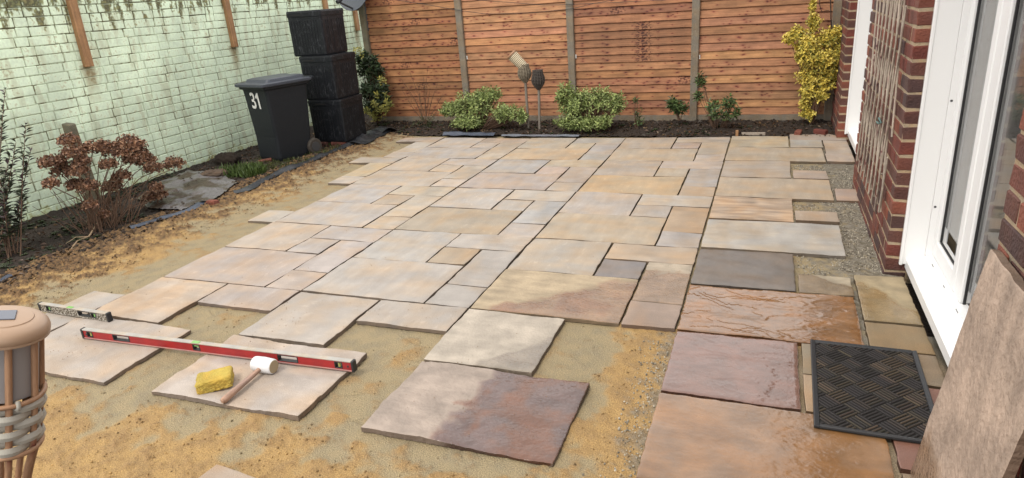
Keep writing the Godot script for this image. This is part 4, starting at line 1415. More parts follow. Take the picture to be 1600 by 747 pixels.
func build_fence_torches():
	var r = fence_torch("wicker garden torch with its pale cane lamp head bent over sideways", on_z(826, 200, -5.2), on_z(821, 129, -5.2), on_z(818, 101, -5.2), 0.085, 0.235, true)
	var t = r[0]
	var a = on_z(819, 105, -5.2) - r[3]
	var b = on_z(800, 86, -5.17) - r[3]
	var ax = (b - a).normalized()
	var bs = Basis(ax.cross(Vector3.BACK).normalized(), ax, ax.cross(Vector3.BACK).normalized().cross(ax))
	var L = a.distance_to(b)
	var q = Geo.new()
	for k in 12:
		var s = L * k / 11.0
		var pts = []
		for i in 21:
			var an = TAU * i / 20
			pts.append(a + ax * s + bs * Vector3(cos(an), 0, sin(an)) * (0.054 + 0.014 * s / L + 0.003 * (1 if (i + k) % 2 else -1)))
		q.tube(pts, 0.0075, 5, false)
	obj("lamp_head", q, M.basket_pale, t)
	q = Geo.new()
	q.lathe([Vector2(0, 0), Vector2(.052, 0), Vector2(.066, L), Vector2(0, L)], 16, Transform3D(bs, a))
	obj("lamp_core", q, M.liner, t)
	q = Geo.new()
	q.lathe([Vector2(0, L - .002), Vector2(.078, L - .002), Vector2(.082, L + .01), Vector2(.076, L + .022), Vector2(0.06, L + .024), Vector2(0, L + .018)], 24, Transform3D(bs, a))
	obj("cap", q, M.bamboo, t)
	fence_torch("dark wicker garden torch standing upright beside the bent one", on_z(843, 205, -5.15), on_z(842, 140, -5.15), on_z(840, 112, -5.15), 0.084, 0.25, false)

# ---------------------------------------------------------------- tools
func level(called, label, a, b, h, w, red):
	var L = a.distance_to(b)
	var d = (b - a).normalized()
	var ang = atan2(-d.z, d.x)
	var t = thing(called, label, "spirit level", Vector3(a.x, 0.004, a.z) + Vector3(d.x, 0, d.z) * L / 2, ang)
	var B = func(q, x, y, z, sx, sy, sz, bev = 0.002): q.box(Vector3(sx, sy, sz), Transform3D(Basis.IDENTITY, Vector3(x, y, z)), bev)
	var m = M.red_paint if red else M.alu_worn
	# I beam: flanges and web with openings left for grips and vials
	var holes = [[-L / 2 + 0.062, 0.046], [-L * 0.335, 0.125], [-L * 0.04, 0.05], [L * 0.285, 0.125], [L / 2 - 0.088, 0.046]]
	if not red: holes = [[-L / 2 + 0.09, 0.044], [0.02, 0.0], [L * 0.16, 0.11], [L / 2 - 0.13, 0.044]]
	var q = Geo.new()
	B.call(q, 0, h - 0.004, 0, L - 0.02, 0.008, w)
	obj("top_edge", q, M.alu_white if red else M.alu_white, t)
	q = Geo.new()
	B.call(q, 0, 0.004, 0, L - 0.02, 0.008, w)
	obj("base_edge", q, M.alu_pink if red else m, t)
	q = Geo.new()
	var x = -L / 2 + 0.01
	for hl in holes + [[L / 2 - 0.01, 0.0]]:
		var x1 = hl[0] - hl[1] / 2
		if x1 > x: B.call(q, (x + x1) / 2, h / 2, 0, x1 - x, h - 0.014, w - 0.006, 0.001)
		x = hl[0] + hl[1] / 2
	for hl in holes:
		if hl[1] == 0.0: continue
		B.call(q, hl[0], 0.0095, 0, hl[1], 0.005, w - 0.006, 0.001)
		B.call(q, hl[0], h - 0.0095, 0, hl[1], 0.005, w - 0.006, 0.001)
	obj("web", q, m, t)
	for hl in holes:
		if hl[1] == 0.0: continue
		q = Geo.new()
		var s = hl[1]
		for e in [-1, 1]:
			B.call(q, hl[0] + e * (s / 2 - 0.0025), h / 2, 0, 0.005, h - 0.024, w - 0.003, 0.001)
			B.call(q, hl[0], h / 2 + e * (h / 2 - 0.0138), 0, s - 0.010, 0.0035, w - 0.003, 0.001)
		var grip = obj("grip" if s > 0.08 else "vial_holder", q, M.rubber, t)
		if s < 0.08:
			q = Geo.new()
			var vert = absf(hl[0]) > L * 0.25
			if vert: q.tube([Vector3(hl[0], 0.018, 0), Vector3(hl[0], h - 0.018, 0)], 0.0075, 10)
			else: q.tube([Vector3(hl[0] - 0.018, h - 0.022, 0), Vector3(hl[0] + 0.018, h - 0.022, 0)], 0.0075, 10)
			obj("vial", q, M.vial if not vert or not red else M.vial_dim, grip)
	# the vial window cut in the top edge
	q = Geo.new()
	B.call(q, -L * 0.04 if red else -0.02, h + 0.001, 0.004, 0.05, 0.004, w * 0.8)
	obj("vial_window", q, M.vial, t)
	for e in [-1, 1]:
		q = Geo.new()
		B.call(q, e * (L / 2 - 0.006), h / 2, 0, 0.016, h + 0.003, w + 0.004, 0.003)
		if red: B.call(q, e * (L / 2 - 0.034), h / 2 - 0.002, 0, 0.012, 0.014, w - 0.002, 0.003)
		obj("end_cap", q, M.rubber, t)

func build_tools():
	level("spirit_level", "long red spirit level bridging two pale loose slabs", on_ground(133, 528), on_ground(556, 581), 0.060, 0.028, true)
	level("spirit_level", "short spattered silver spirit level lying near the wicker torch", on_ground(66, 486), on_ground(174, 503), 0.058, 0.028, false)
	# mallet
	var hc = on_ground(413, 571, 0.041)
	var p0 = on_ground(400, 568, 0.041)
	var p1 = on_ground(434, 574, 0.041)
	var ax = (p1 - p0); ax.y = 0; ax = ax.normalized()
	var t = thing("mallet", "rubber mallet with white head and wooden handle on a loose slab", "mallet", Vector3(hc.x, 0.002, hc.z))
	var hd = Geo.new()
	var bs = Basis(Vector3.UP, ax, Vector3.UP.cross(ax))
	hd.lathe([Vector2(0, -.062), Vector2(.033, -.062), Vector2(.037, -.058), Vector2(.0385, -.05), Vector2(.041, 0), Vector2(.0385, .05), Vector2(.037, .058), Vector2(.033, .062), Vector2(0.0, .0625)], 32, Transform3D(bs, Vector3(0, 0.0415, 0)))
	obj("head", hd, M.white_rubber, t)
	var fc = Geo.new()
	fc.lathe([Vector2(0, .0632), Vector2(.0325, .0628), Vector2(.0335, .0615)], 28, Transform3D(bs, Vector3(0, 0.0415, 0)))
	obj("struck_face", fc, M.dirty_rubber, t)
	var e = on_ground(347, 628, 0.016) - t.position
	var hq = Geo.new()
	var a = Vector3(0, 0.040, 0)
	hq.tube([a, a.lerp(e, 0.12), a.lerp(e, 0.35), a.lerp(e, 0.7), a.lerp(e, 0.92), a.lerp(e, 0.985), e], [0.0115, 0.0115, 0.0135, 0.0155, 0.0165, 0.0155, 0.008], 14)
	obj("handle", hq, M.handle_wood, t)
	# sponge: a soft block with pits
	var sp = thing("sponge", "worn yellow sponge block on a loose slab", "sponge", Vector3(-2.095, 0.001, 1.085), deg_to_rad(38))
	var q = Geo.new()
	var sz = Vector3(0.165, 0.062, 0.125)
	for f in 6:
		var nrm = [Vector3.UP, Vector3.DOWN, Vector3.RIGHT, Vector3.LEFT, Vector3.BACK, Vector3.FORWARD][f]
		var u = [Vector3.RIGHT, Vector3.RIGHT, Vector3.FORWARD, Vector3.BACK, Vector3.RIGHT, Vector3.LEFT][f]
		var vv = nrm.cross(u)
		var N = 16
		var pts = PackedVector3Array(); var uvs = PackedVector2Array()
		for j in N + 1:
			for i in N + 1:
				var p = (nrm + u * (2.0 * i / N - 1) + vv * (2.0 * j / N - 1)) * 0.5
				# rounded box
				var w = p * sz
				var inner = (sz * 0.5 - Vector3.ONE * 0.011)
				var cl = w.clamp(-inner, inner)
				var dd = w - cl
				if dd.length() > 0: w = cl + dd.normalized() * minf(0.011, dd.length())
				w += w.normalized() * (0.0035 * f_b.get_noise_3d(w.x * 260, w.y * 260, w.z * 260) + 0.006 * f_a.get_noise_3d(w.x * 40, w.y * 40, w.z * 40))
				w.y += 0.004 * sin(w.x * 22.0) + sz.y * 0.5
				w.y = maxf(w.y, 0.001)
				pts.append(w); uvs.append(Vector2(w.x + w.y, w.z + w.y) * 4.0)
		q.grid(pts, N + 1, N + 1, uvs)
	obj("foam", q, M.sponge, sp)
	# door mat
	var mt = thing("door_mat", "black rubber door mat with a basket weave of ridges", "mat", Vector3(0.875, 0.002, 0.357), deg_to_rad(-1.2))
	var Wm = 0.46; var Dm = 0.735
	q = Geo.new()
	q.box(Vector3(Wm, 0.005, Dm), Transform3D(Basis.IDENTITY, Vector3(0, 0.0025, 0)), 0.001)
	obj("base", q, M.mat_fibre, mt)
	q = Geo.new()
	for s in [-1, 1]:
		q.box(Vector3(0.022, 0.012, Dm), Transform3D(Basis.from_euler(Vector3(0, 0, s * 0.18)), Vector3(s * (Wm / 2 - 0.011), 0.0065, 0)), 0.003)
		q.box(Vector3(Wm - 0.04, 0.012, 0.022), Transform3D(Basis.from_euler(Vector3(-s * 0.18, 0, 0)), Vector3(0, 0.0062, s * (Dm / 2 - 0.011))), 0.003)
	obj("border", q, M.rubber_mat, mt)
	q = Geo.new()
	var cell = 0.082
	var rr = RandomNumberGenerator.new()
	rr.seed = 8
	var d45 = cell / sqrt(2.0)
	for i in range(-9, 10):
		for j in range(-9, 10):
			var c = Vector3((i + j) * d45, 0, (i - j) * d45)
			if absf(c.x) > 0.24 or absf(c.z) > 0.38: continue
			var ang = PI / 4 if (i + j) % 2 == 0 else -PI / 4
			# ridges fill the diamond, running along one or the other side
			for k in 5:
				var o = (-0.5 + (k + 0.5) / 5.0) * cell
				var dir = Vector3(cos(ang), 0, -sin(ang))
				var per = Vector3(sin(ang), 0, cos(ang))
				var a0 = c + per * o - dir * cell * 0.48
				var a1 = c + per * o + dir * cell * 0.48
				var bx = Wm / 2 - 0.022; var bz = Dm / 2 - 0.022
				# clip to the field
				var t0 = 0.0; var t1 = 1.0
				var ok = true
				for axk in [[0, bx], [2, bz]]:
					var s0 = a0[axk[0]]; var dl = a1[axk[0]] - s0
					for sg in [-1.0, 1.0]:
						var den = sg * dl; var num = axk[1] - sg * s0
						if absf(den) < 1e-6:
							if num < 0: ok = false
						elif den > 0: t1 = minf(t1, num / den)
						else: t0 = maxf(t0, num / den)
				if not ok or t1 - t0 < 0.12: continue
				var b0 = a0.lerp(a1, t0); var b1 = a0.lerp(a1, t1)
				var ln = b0.distance_to(b1)
				q.col = rgb(62, 56, 50, 0.6).lerp(rgb(122, 100, 76, 0.7), clampf(f_a.get_noise_2d(b0.x * 6.0 + 3, b0.z * 6.0) * 0.9 + rr.randf_range(-.1, .3), 0, 0.6))
				q.box(Vector3(ln, 0.0075, 0.0086), Transform3D(Basis.from_euler(Vector3(0, ang, 0)), (b0 + b1) / 2 + Vector3(0, 0.0072, 0)), 0.0026)
	obj("ridges", q, M.mat_ridge, mt)
	# slab leaning on the near pier
	slab_no += 1
	var lw = 0.60; var lh = 0.885
	var r = slab_geo([Vector2(-lw / 2, -lh / 2), Vector2(lw / 2, -lh / 2), Vector2(lw / 2, lh / 2), Vector2(-lw / 2, lh / 2)], 0.028, 0.02, 0.35, slab_no, true)
	var ltex = wet_tex(391, sc(208, 180, 158, 1.12), sc(172, 138, 110, 1.05), sc(180, 146, 116, 1.05), 256, 384, func(u, v): return (v - 0.80) * 1.2 + 0.5 * sin(u * 7.0) * 0.16 - 0.05, 0.20, true)
	var ls = obj("sandstone_slab", r[0], own_mat(ltex, 0.5))
	tag(ls, "pinkish sandstone slab leaning upright against the near brick pier", "slab")
	var foot = Vector3(0.955, 0.012, 0.91)
	var head = Vector3(1.066, 0.862, 0.905)
	var up = (head - foot).normalized()
	var along = Vector3(0, 0, 1)
	var nn = up.cross(along).normalized()
	if nn.x > 0: nn = -nn
	# local x = along the wall, local z = down the slab, local y = outward
	var B = Basis(along, nn, along.cross(nn).normalized())
	ls.transform = Transform3D(B, (foot + head) / 2 + along * lw / 2 + nn * 0.006)
	# timber peg and a batten end at the far edge
	var pg = Geo.new()
	pg.box(Vector3(0.032, 0.11, 0.03), Transform3D(Basis.IDENTITY, Vector3(0, 0.0, 0)), 0.003, 0.002, 1, Vector2.ZERO, rng)
	tag(obj("timber_peg", pg, M.batten, self, Vector3(0.06, 0.005, -4.90)), "short pine setting-out peg at the far patio edge", "peg")
	pg = Geo.new()
	pg.box(Vector3(0.26, 0.03, 0.03), Transform3D(Basis.IDENTITY, Vector3(0, 0.0, 0)), 0.003, 0.003, 0, Vector2.ZERO, rng)
	tag(obj("timber_offcut", pg, M.old_wood, self, Vector3(0.24, 0.012, -4.93)), "dark timber offcut lying by the setting-out peg", "timber")
	for k in 4:
		pg = Geo.new()
		pg.box(Vector3([.11, .09, .14, .16][k], 0.05, 0.07), Transform3D.IDENTITY, 0.006, 0.006, 0, Vector2.ZERO, rng)
		var o = obj("brick_fragment", pg, M.brick[[2, 2, 4, 0][k]], self, [Vector3(-4.62, 0.02, -1.58), Vector3(0.72, 0.015, -4.98), Vector3(0.95, 0.02, -5.0), Vector3(-5.30, 0.02, -3.18)][k])
		o.rotation.y = k * 1.3
		tag(o, ["red brick fragment at the end of the plastic sheet", "brick fragment below the golden shrub", "red brick piece at the foot of the house corner", "flat brick piece lying in front of the wheelie bin"][k], "brick")

# ---------------------------------------------------------------- plastic sheets
func ribbon(called, label, pts, wid, lift, m, cat = "membrane"):
	# a crumpled strip of plastic along a line on the ground
	var q = Geo.new()
	var cur = Curve3D.new()
	for p in pts: cur.add_point(p)
	var L = cur.get_baked_length()
	var N = int(L / 0.03)
	var K = 9
	var P = PackedVector3Array(); var U = PackedVector2Array()
	for i in N + 1:
		var s = L * i / N
		var p = cur.sample_baked(s)
		var d = (cur.sample_baked(minf(s + 0.05, L)) - cur.sample_baked(maxf(s - 0.05, 0))).normalized()
		var sd = Vector3(-d.z, 0, d.x)
		for k in K:
			var t = float(k) / (K - 1) - 0.5
			var w = wid * (1.0 + 0.4 * f_a.get_noise_2d(s * 2.0, 5.0))
			var y = lift * (0.5 + 0.5 * cos(t * TAU)) * (0.6 + 0.6 * f_a.get_noise_2d(s * 2.5, 9.0)) + 0.006 * f_b.get_noise_2d(s * 6.0, t * 3.0)
			var g = p + sd * (t * w)
			P.append(Vector3(g.x, p.y + 0.018 + y, g.z)); U.append(Vector2(s, t * wid))
	q.grid(P, N + 1 if false else K, N + 1, U)
	return tag(obj(called, q, m), label, cat, "")

func build_plastic():
	var g = func(a): return on_ground(a[0], a[1], 0.0)
	var pts = []
	for a in [[606, 207], [585, 214], [560, 222], [530, 234], [500, 247], [470, 259], [440, 271], [410, 285], [385, 299], [365, 303]]: pts.append(g.call(a))
	ribbon("weed_membrane", "black plastic membrane edge running past the bins", pts, 0.13, 0.045, M.membrane)
	pts = []
	for a in [[318, 318], [296, 331], [262, 341], [230, 351], [203, 360]]: pts.append(g.call(a))
	ribbon("weed_membrane", "bluish plastic membrane strip at the edge of the hydrangea bed", pts, 0.09, 0.03, M.membrane_blue)
	pts = []
	for a in [[694, 212], [730, 212], [775, 212]]: pts.append(Vector3(g.call(a).x, 0.0, -4.80))
	ribbon("weed_membrane", "grey blue membrane flap standing up at the far patio edge", pts, 0.14, 0.055, M.membrane_blue)
	pts = []
	for a in [[785, 212], [820, 212], [860, 213], [905, 213]]: pts.append(Vector3(g.call(a).x, -0.012, -4.81))
	ribbon("weed_membrane", "pale crumpled membrane strip below the torches at the patio edge", pts, 0.10, 0.02, M.membrane_pale)
	pts = []
	for a in [[614, 209], [598, 206], [575, 218], [556, 228]]: pts.append(g.call(a) + Vector3(-0.06, 0, 0))
	ribbon("weed_membrane", "heap of black plastic gathered below the stacked bins", pts, 0.36, 0.10, M.membrane)
	pts = [on_ground(-2, 444, 0.0), on_ground(10, 437, 0.0), on_ground(18, 434, 0)]
	ribbon("weed_membrane", "scrap of bluish plastic on the brown soil behind the wicker torch", pts, 0.06, 0.02, M.membrane_blue)
	# big sheet
	var q = Geo.new()
	var cs = [on_ground(196, 318), on_ground(296, 264), on_ground(392, 286), on_ground(282, 342)]
	var N = 44
	var P = PackedVector3Array(); var U = PackedVector2Array()
	for j in N + 1:
		for i in N + 1:
			var u = float(i) / N; var v = float(j) / N
			var a = atan2(v - 0.5, u - 0.5)
			# rounded, ragged outline
			var p = cs[0].lerp(cs[1], u).lerp(cs[3].lerp(cs[2], u), v)
			var e = maxf(absf(u - 0.5), absf(v - 0.5)) * 2.0
			var mid = (cs[0] + cs[1] + cs[2] + cs[3]) / 4
			var sh = 1.0 - 0.18 * e * pow(absf(sin(a * 2.0)), 2.0) + 0.05 * e * f_a.get_noise_2d(cos(a) * 1.5, sin(a) * 1.5)
			p = mid + (p - mid) * sh
			var y = 0.03 + 0.05 * (1.0 - e * e) * (0.6 + f_a.get_noise_2d(p.x * 2.0, p.z * 2.0)) + 0.02 * absf(f_a.get_noise_2d(p.x * 6.0, p.z * 9.0)) + 0.006 * f_b.get_noise_2d(p.x * 20, p.z * 20)
			P.append(Vector3(p.x, y, p.z)); U.append(Vector2(p.x, p.z))
	q.grid(P, N + 1, N + 1, U)
	var xf = []; var co = []
	var lf = Geo.new()
	lf.leaf(Vector3(-.5, 0, 0), Vector3(1, 0, 0), Vector3.UP, 1.0, 0.5, 0.3, 0.2)
	for k in 40:
		var p = P[(rng.randi() % 43 + 1) * (N + 1) + rng.randi() % 43 + 1]
		if f_a.get_noise_2d(p.x * 3.0, p.z * 3.0) < -0.1: continue
		xf.append(Transform3D(Basis.from_euler(Vector3(rng.randf_range(-.4, .4), rng.randf() * 6, rng.randf_range(-.4, .4))).scaled(Vector3.ONE * rng.randf_range(.02, .05)), p + Vector3(0, 0.008, 0)))
		co.append(rgb(96, 72, 52, rng.randf_range(.3, .9)))
	tag(scatter("sheet_debris", lf, M.leafm, xf, co), "dead leaves and dirt strewn over the grey plastic sheet", "litter")
	tag(obj("plastic_sheet", q, M.sheet), "grey crumpled plastic sheet lying beside the dead hydrangea", "sheet")

func lump(called, label, cat, at, size, m, seed, turn = 0.0):
	var q = Geo.new()
	var N = 18
	var P = PackedVector3Array(); var U = PackedVector2Array()
	for j in N + 1:
		for i in 2 * N + 1:
			var th = PI * j / N; var ph = -TAU * i / (2 * N)
			var d = Vector3(sin(th) * cos(ph), cos(th), sin(th) * sin(ph))
			var r = 1.0 + 0.28 * f_a.get_noise_3d(d.x * 6 + seed, d.y * 6, d.z * 6) + 0.12 * f_b.get_noise_3d(d.x * 14 + seed, d.y * 14, d.z * 14)
			P.append(d * r * size); U.append(Vector2(i * .04, j * .04))
	q.grid(P, 2 * N + 1, N + 1, U)
	var o = obj(called, q, m, self, at)
	o.rotation.y = turn
	return tag(o, label, cat)

# ---------------------------------------------------------------- plants
func rand_dir(): return Vector3(rng.randfn(), rng.randfn(), rng.randfn()).normalized()
func vary(c, a, b):
	var k = rng.randf_range(a, b)
	return Color(c.r * k, c.g * k, c.b * k)

func rosette(q, p, up, n, L, W, c0, c1):
	var s = up.cross(Vector3.RIGHT if absf(up.x) < 0.8 else Vector3.FORWARD).normalized()
	var ph = rng.randf() * TAU
	for k in n:
		var t = ph + k * 2.4
		var lift = lerpf(0.15, 1.2, float(k) / n)
		var d = (s.rotated(up, t) + up * lift).normalized()
		q.col = vary(c0.lerp(c1, rng.randf()), 0.8, 1.2)
		q.leaf(p - up * 0.012 * (n - k), d, up, L * rng.randf_range(0.7, 1.15), W * rng.randf_range(0.8, 1.2), 0.22, 0.18)

func mound_bush(label, root, blobs, n, L, W, c0, c1, per, turnup = 0.7, stem_n = 14):
	# blobs: [centre, radii]; leaf rosettes at branch tips through the outer half of each blob, branches running back to the root
	var t = thing("shrub", label, "shrub", root, 0.0, "")
	var q = Geo.new()
	var st = Geo.new()
	var tot = 0.0
	for b in blobs: tot += b[1].x * b[1].y + 0.004
	for b in blobs:
		var m = int(n * (b[1].x * b[1].y + 0.004) / tot)
		for k in m:
			var d = rand_dir()
			if d.y < -0.3: d.y = -d.y * 0.5
			var r = pow(rng.randf(), 0.42) * (1.0 + 0.18 * rng.randfn() * 0.5)
			var p = b[0] + d * b[1] * r - root
			if p.y < 0.02: continue
			var up = (d + Vector3.UP * turnup + rand_dir() * 0.35).normalized()
			rosette(q, p, up, per, L, W, c0, c1)
			if rng.randf() < 0.3:
				var mid = p * 0.55 + Vector3(0, -0.02, 0) + rand_dir() * 0.02
				st.tube([Vector3(p.x * 0.12, 0.0, p.z * 0.12), mid, p], [0.006, 0.004, 0.002], 5, false)
	obj("foliage", q, M.leafm, t)
	if st.v.size(): obj("stems", st, M.twig, t)
	return t

func build_hydrangea():
	var root = on_ground(165, 356)
	var t = thing("hydrangea", "leafless hydrangea with dry brown flower heads in the left bed", "shrub", root)
	var H = [[225,140,45],[130,255,50],[250,205,55],[200,300,55],[135,365,35],[275,300,50],[330,380,50],[265,370,40],[350,180,50],[410,170,45],[470,190,55],[545,150,55],[590,165,45],[520,200,50],[440,265,40],[510,330,45],[455,385,45],[640,245,50],[675,285,45],[610,210,40],[785,265,55],[690,385,35],[670,440,45],[720,425,30],[340,480,35],[415,525,25],[300,250,42],[180,250,35],[560,240,40]]
	for k in H.size():
		var h = H[k]
		var px = 40 + h[0] / 3.396; var py = 180 + h[1] / 3.396
		var x = -5.10 + rng.randf_range(-0.28, 0.22)
		var c = on_x(px, py, x) - root
		var dist = (c + root - cam_o).length()
		var R = h[2] / 3.396 / FOC * dist * 0.95
		var q = Geo.new()
		for i in int(330 * clampf(R / 0.09, 0.5, 1.3)):
			var d = rand_dir()
			if d.y < -0.35: d.y *= -0.4
			var p = c + d * R * Vector3(1, 0.78, 1) * rng.randf_range(0.62, 1.05)
			var up = (d + rand_dir() * 0.6).normalized()
			q.col = vary([rgb(142, 102, 76), rgb(122, 84, 62), rgb(168, 128, 98), rgb(102, 70, 54), rgb(150, 108, 78)][rng.randi() % 5], 0.7, 1.35)
			var sd = up.cross(rand_dir()).normalized()
			q.leaf(p, sd, up, rng.randf_range(0.022, 0.034), rng.randf_range(0.018, 0.026), 0.35, 0.2)
		obj("flower_head", q, M.leafm, t)
		q = Geo.new()
		var b = Vector3(rng.randf_range(-.12, .12), -0.02, rng.randf_range(-.14, .14))
		var md = b.lerp(c, 0.5) + Vector3(-c.x * 0.05, 0.06, -c.z * 0.12)
		q.tube([b, b.lerp(md, 0.5) + rand_dir() * 0.012, md, md.lerp(c, 0.55) + rand_dir() * 0.015, c - Vector3(0, R * 0.3, 0)], [0.006, 0.005, 0.0045, 0.004, 0.003], 6, false)
		obj("stem", q, M.twig, t)
	var q = Geo.new()
	for k in 60:
		var b = Vector3(rng.randf_range(-.18, .18), -0.01, rng.randf_range(-.2, .2))
		var d = Vector3(b.x * 3 + rng.randf_range(-.5, .5), 1.2, b.z * 3.0 + rng.randf_range(-.5, .5)).normalized()
		var l = rng.randf_range(0.15, 0.5)
		q.tube([b, b + d * l * 0.5 + rand_dir() * 0.015, b + d * l + rand_dir() * 0.04], [0.004, 0.003, 0.0018], 5, false)
	obj("twigs", q, M.twig, t)

func build_plants():
	build_hydrangea()
	# dark shrub at the picture's left
	var t = thing("shrub", "dark leaved upright shrub beside the painted wall", "shrub", on_ground(5, 405))
	var root = t.position
	var q = Geo.new(); var st = Geo.new()
	var tops = [[8, 140], [4, 200], [40, 195], [48, 235], [25, 222], [20, 270], [5, 300], [38, 300], [-20, 180], [-25, 260], [-30, 320], [12, 330], [30, 350], [-10, 350], [16, 240], [-40, 220]]
	for a in tops:
		var tip = on_x(a[0], a[1], root.x + rng.randf_range(-0.35, 0.2)) - root
		var b = Vector3(rng.randf_range(-.1, .1), 0, rng.randf_range(-.12, .12))
		var md = b.lerp(tip, 0.5) + Vector3(0, 0.03, 0)
		st.tube([b, md, tip], [0.006, 0.004, 0.002], 5, false)
		for k in 58:
			var s = 1.0 - 0.75 * pow(k / 58.0, 0.9)
			var p = b.lerp(md, s * 2) if s < 0.5 else md.lerp(tip, s * 2 - 1)
			var d = (rand_dir() * Vector3(1, 0.3, 1) + Vector3.UP * 0.55).normalized()
			q.col = vary(rgb(66, 76, 54) if rng.randf() < 0.75 else rgb(84, 62, 70), 0.5, 1.2)
			q.leaf(p, d, Vector3.UP, rng.randf_range(.045, .075), .023, 0.2, 0.2)
	obj("foliage", q, M.leafm, t)
	obj("stems", st, M.twig, t)
	# stub post behind the hydrangea
	var sp = Geo.new()
	sp.box(Vector3(0.10, 0.86, 0.095), Transform3D(Basis.from_euler(Vector3(0.05, 0.2, 0)), Vector3(0, 0.41, 0)), 0.01, 0.008, 1, Vector2.ZERO, rng)
	tag(obj("stub_post", sp, M.concrete_old, self, Vector3(-5.95, 0, -1.36)), "short weathered grey post stub behind the dead hydrangea", "post")
	# back bed
	var V = func(px, py, z): return on_z(px, py, z)
	var g0 = rgb(106, 126, 60, 1.0); var g1 = rgb(178, 192, 114, 1.08)
	mound_bush("bushy pale green shrub in front of the second fence post", V.call(748, 205, -5.18), [[V.call(735, 168, -5.2), Vector3(.34, .24, .2)], [V.call(762, 150, -5.22), Vector3(.22, .16, .16)], [V.call(703, 172, -5.2), Vector3(.16, .12, .14)], [V.call(790, 178, -5.12), Vector3(.22, .17, .16)], [V.call(815, 182, -5.1), Vector3(.09, .14, .1)], [V.call(730, 190, -5.05), Vector3(.26, .12, .15)]], 820, 0.054, 0.021, g0, g1, 9)
	mound_bush("dense pale green shrub between the dark wicker torch and a fence post", V.call(915, 208, -5.12), [[V.call(905, 165, -5.15), Vector3(.30, .26, .2)], [V.call(935, 160, -5.15), Vector3(.26, .22, .18)], [V.call(885, 150, -5.18), Vector3(.16, .18, .14)], [V.call(960, 165, -5.15), Vector3(.16, .20, .14)], [V.call(900, 192, -5.0), Vector3(.30, .14, .14)], [V.call(940, 190, -5.02), Vector3(.2, .12, .12)]], 950, 0.054, 0.021, g0, g1, 9)
	var dk = rgb(52, 72, 40); var dk1 = rgb(112, 134, 72)
	mound_bush("thin straggling shrub with a few leaves beside the dense shrub", V.call(994, 205, -5.2), [[V.call(993, 155, -5.2), Vector3(.05, .05, .05)], [V.call(997, 178, -5.2), Vector3(.07, .08, .06)], [V.call(1000, 190, -5.2), Vector3(.06, .06, .06)]], 16, 0.05, 0.02, dk, dk1, 6)
	mound_bush("small dark leaved shrub left of the third fence post", V.call(1062, 188, -5.35), [[V.call(1060, 168, -5.35), Vector3(.14, .12, .1)], [V.call(1050, 160, -5.35), Vector3(.07, .07, .07)]], 44, 0.075, 0.026, dk, dk1, 7)
	mound_bush("loose dark leaved shrub climbing before the third fence post", V.call(1120, 208, -5.25), [[V.call(1095, 128, -5.35), Vector3(.10, .11, .08)], [V.call(1092, 150, -5.35), Vector3(.07, .08, .08)], [V.call(1138, 162, -5.2), Vector3(.12, .12, .1)], [V.call(1112, 166, -5.25), Vector3(.12, .08, .1)], [V.call(1128, 180, -5.15), Vector3(.16, .1, .12)], [V.call(1150, 176, -5.2), Vector3(.06, .1, .07)]], 86, 0.07, 0.024, dk, dk1, 6)
	# laurel by the bins: dark with yellow variegated shoots low down
	t = mound_bush("dark glossy evergreen with yellow variegated shoots beside the stacked bins", V.call(588, 190, -5.45), [[V.call(580, 112, -5.5), Vector3(.20, .30, .14)], [V.call(584, 145, -5.42), Vector3(.24, .24, .16)], [V.call(590, 165, -5.40), Vector3(.22, .18, .16)], [V.call(568, 95, -5.55), Vector3(.15, .18, .1)]], 330, 0.085, 0.034, rgb(38, 54, 32), rgb(72, 92, 54), 7)
	for b in [[596, 158, .13], [588, 170, .14], [597, 122, .04], [604, 165, .08], [559, 80, .06], [578, 168, .08]]:
		q = Geo.new()
		for k in int(900 * b[2] * b[2]) + 3:
			var p = V.call(b[0], b[1], -5.30) + rand_dir() * b[2] - t.position
			rosette(q, p, (Vector3.UP + Vector3.BACK * 0.6 + rand_dir() * 0.4).normalized(), 6, .06, .024, rgb(120, 126, 50), rgb(196, 186, 84))
		obj("variegated_shoot", q, M.leafm, t)
	# golden euonymus
	var ps = [[1270, 8, .04, .09], [1272, 35, .09, .12], [1245, 52, .10, .09], [1234, 60, .09, .07], [1262, 68, .16, .14], [1296, 58, .17, .12], [1314, 52, .10, .10], [1280, 88, .24, .14], [1252, 84, .10, .10], [1310, 85, .09, .12], [1270, 115, .20, .16], [1296, 108, .14, .12], [1292, 128, .13, .10], [1264, 140, .12, .12], [1284, 148, .09, .08], [1260, 160, .09, .10], [1266, 178, .07, .07], [1256, 176, .05, .05]]
	t = thing("shrub", "tall golden yellow euonymus growing in the corner by the house", "shrub", V.call(1268, 192, -5.42))
	q = Geo.new(); st = Geo.new()
	for b in ps:
		var c = V.call(b[0], b[1], -5.42 + rng.randf_range(-.05, .06))
		var m = int(8500 * b[2] * b[3]) + 24
		for k in m:
			var d = rand_dir()
			var p = c + d * Vector3(b[2], b[3], minf(b[2], 0.15)) * pow(rng.randf(), 0.4) * rng.randf_range(0.8, 1.15) - t.position
			var up = (d + Vector3.UP * 0.6 + rand_dir() * 0.3).normalized()
			var gold = rng.randf()
			rosette(q, p, up, 5, 0.038, 0.025, rgb(118, 124, 42, 1.0) if gold < 0.45 else rgb(196, 174, 50, 1.2), rgb(226, 204, 78, 1.3))
		st.tube([Vector3(rng.randf_range(-.02, .02), -0.02, 0), (c - t.position) * 0.5 + Vector3(0.02, 0.03, 0), c - t.position], [0.010, 0.006, 0.003], 6, false)
	obj("foliage", q, M.leafm, t)
	obj("stems", st, M.twig, t)
	# bare twigs
	t = thing("bare_shrub", "leafless twiggy shrub before the left fence panel", "shrub", V.call(665, 192, -5.4))
	st = Geo.new()
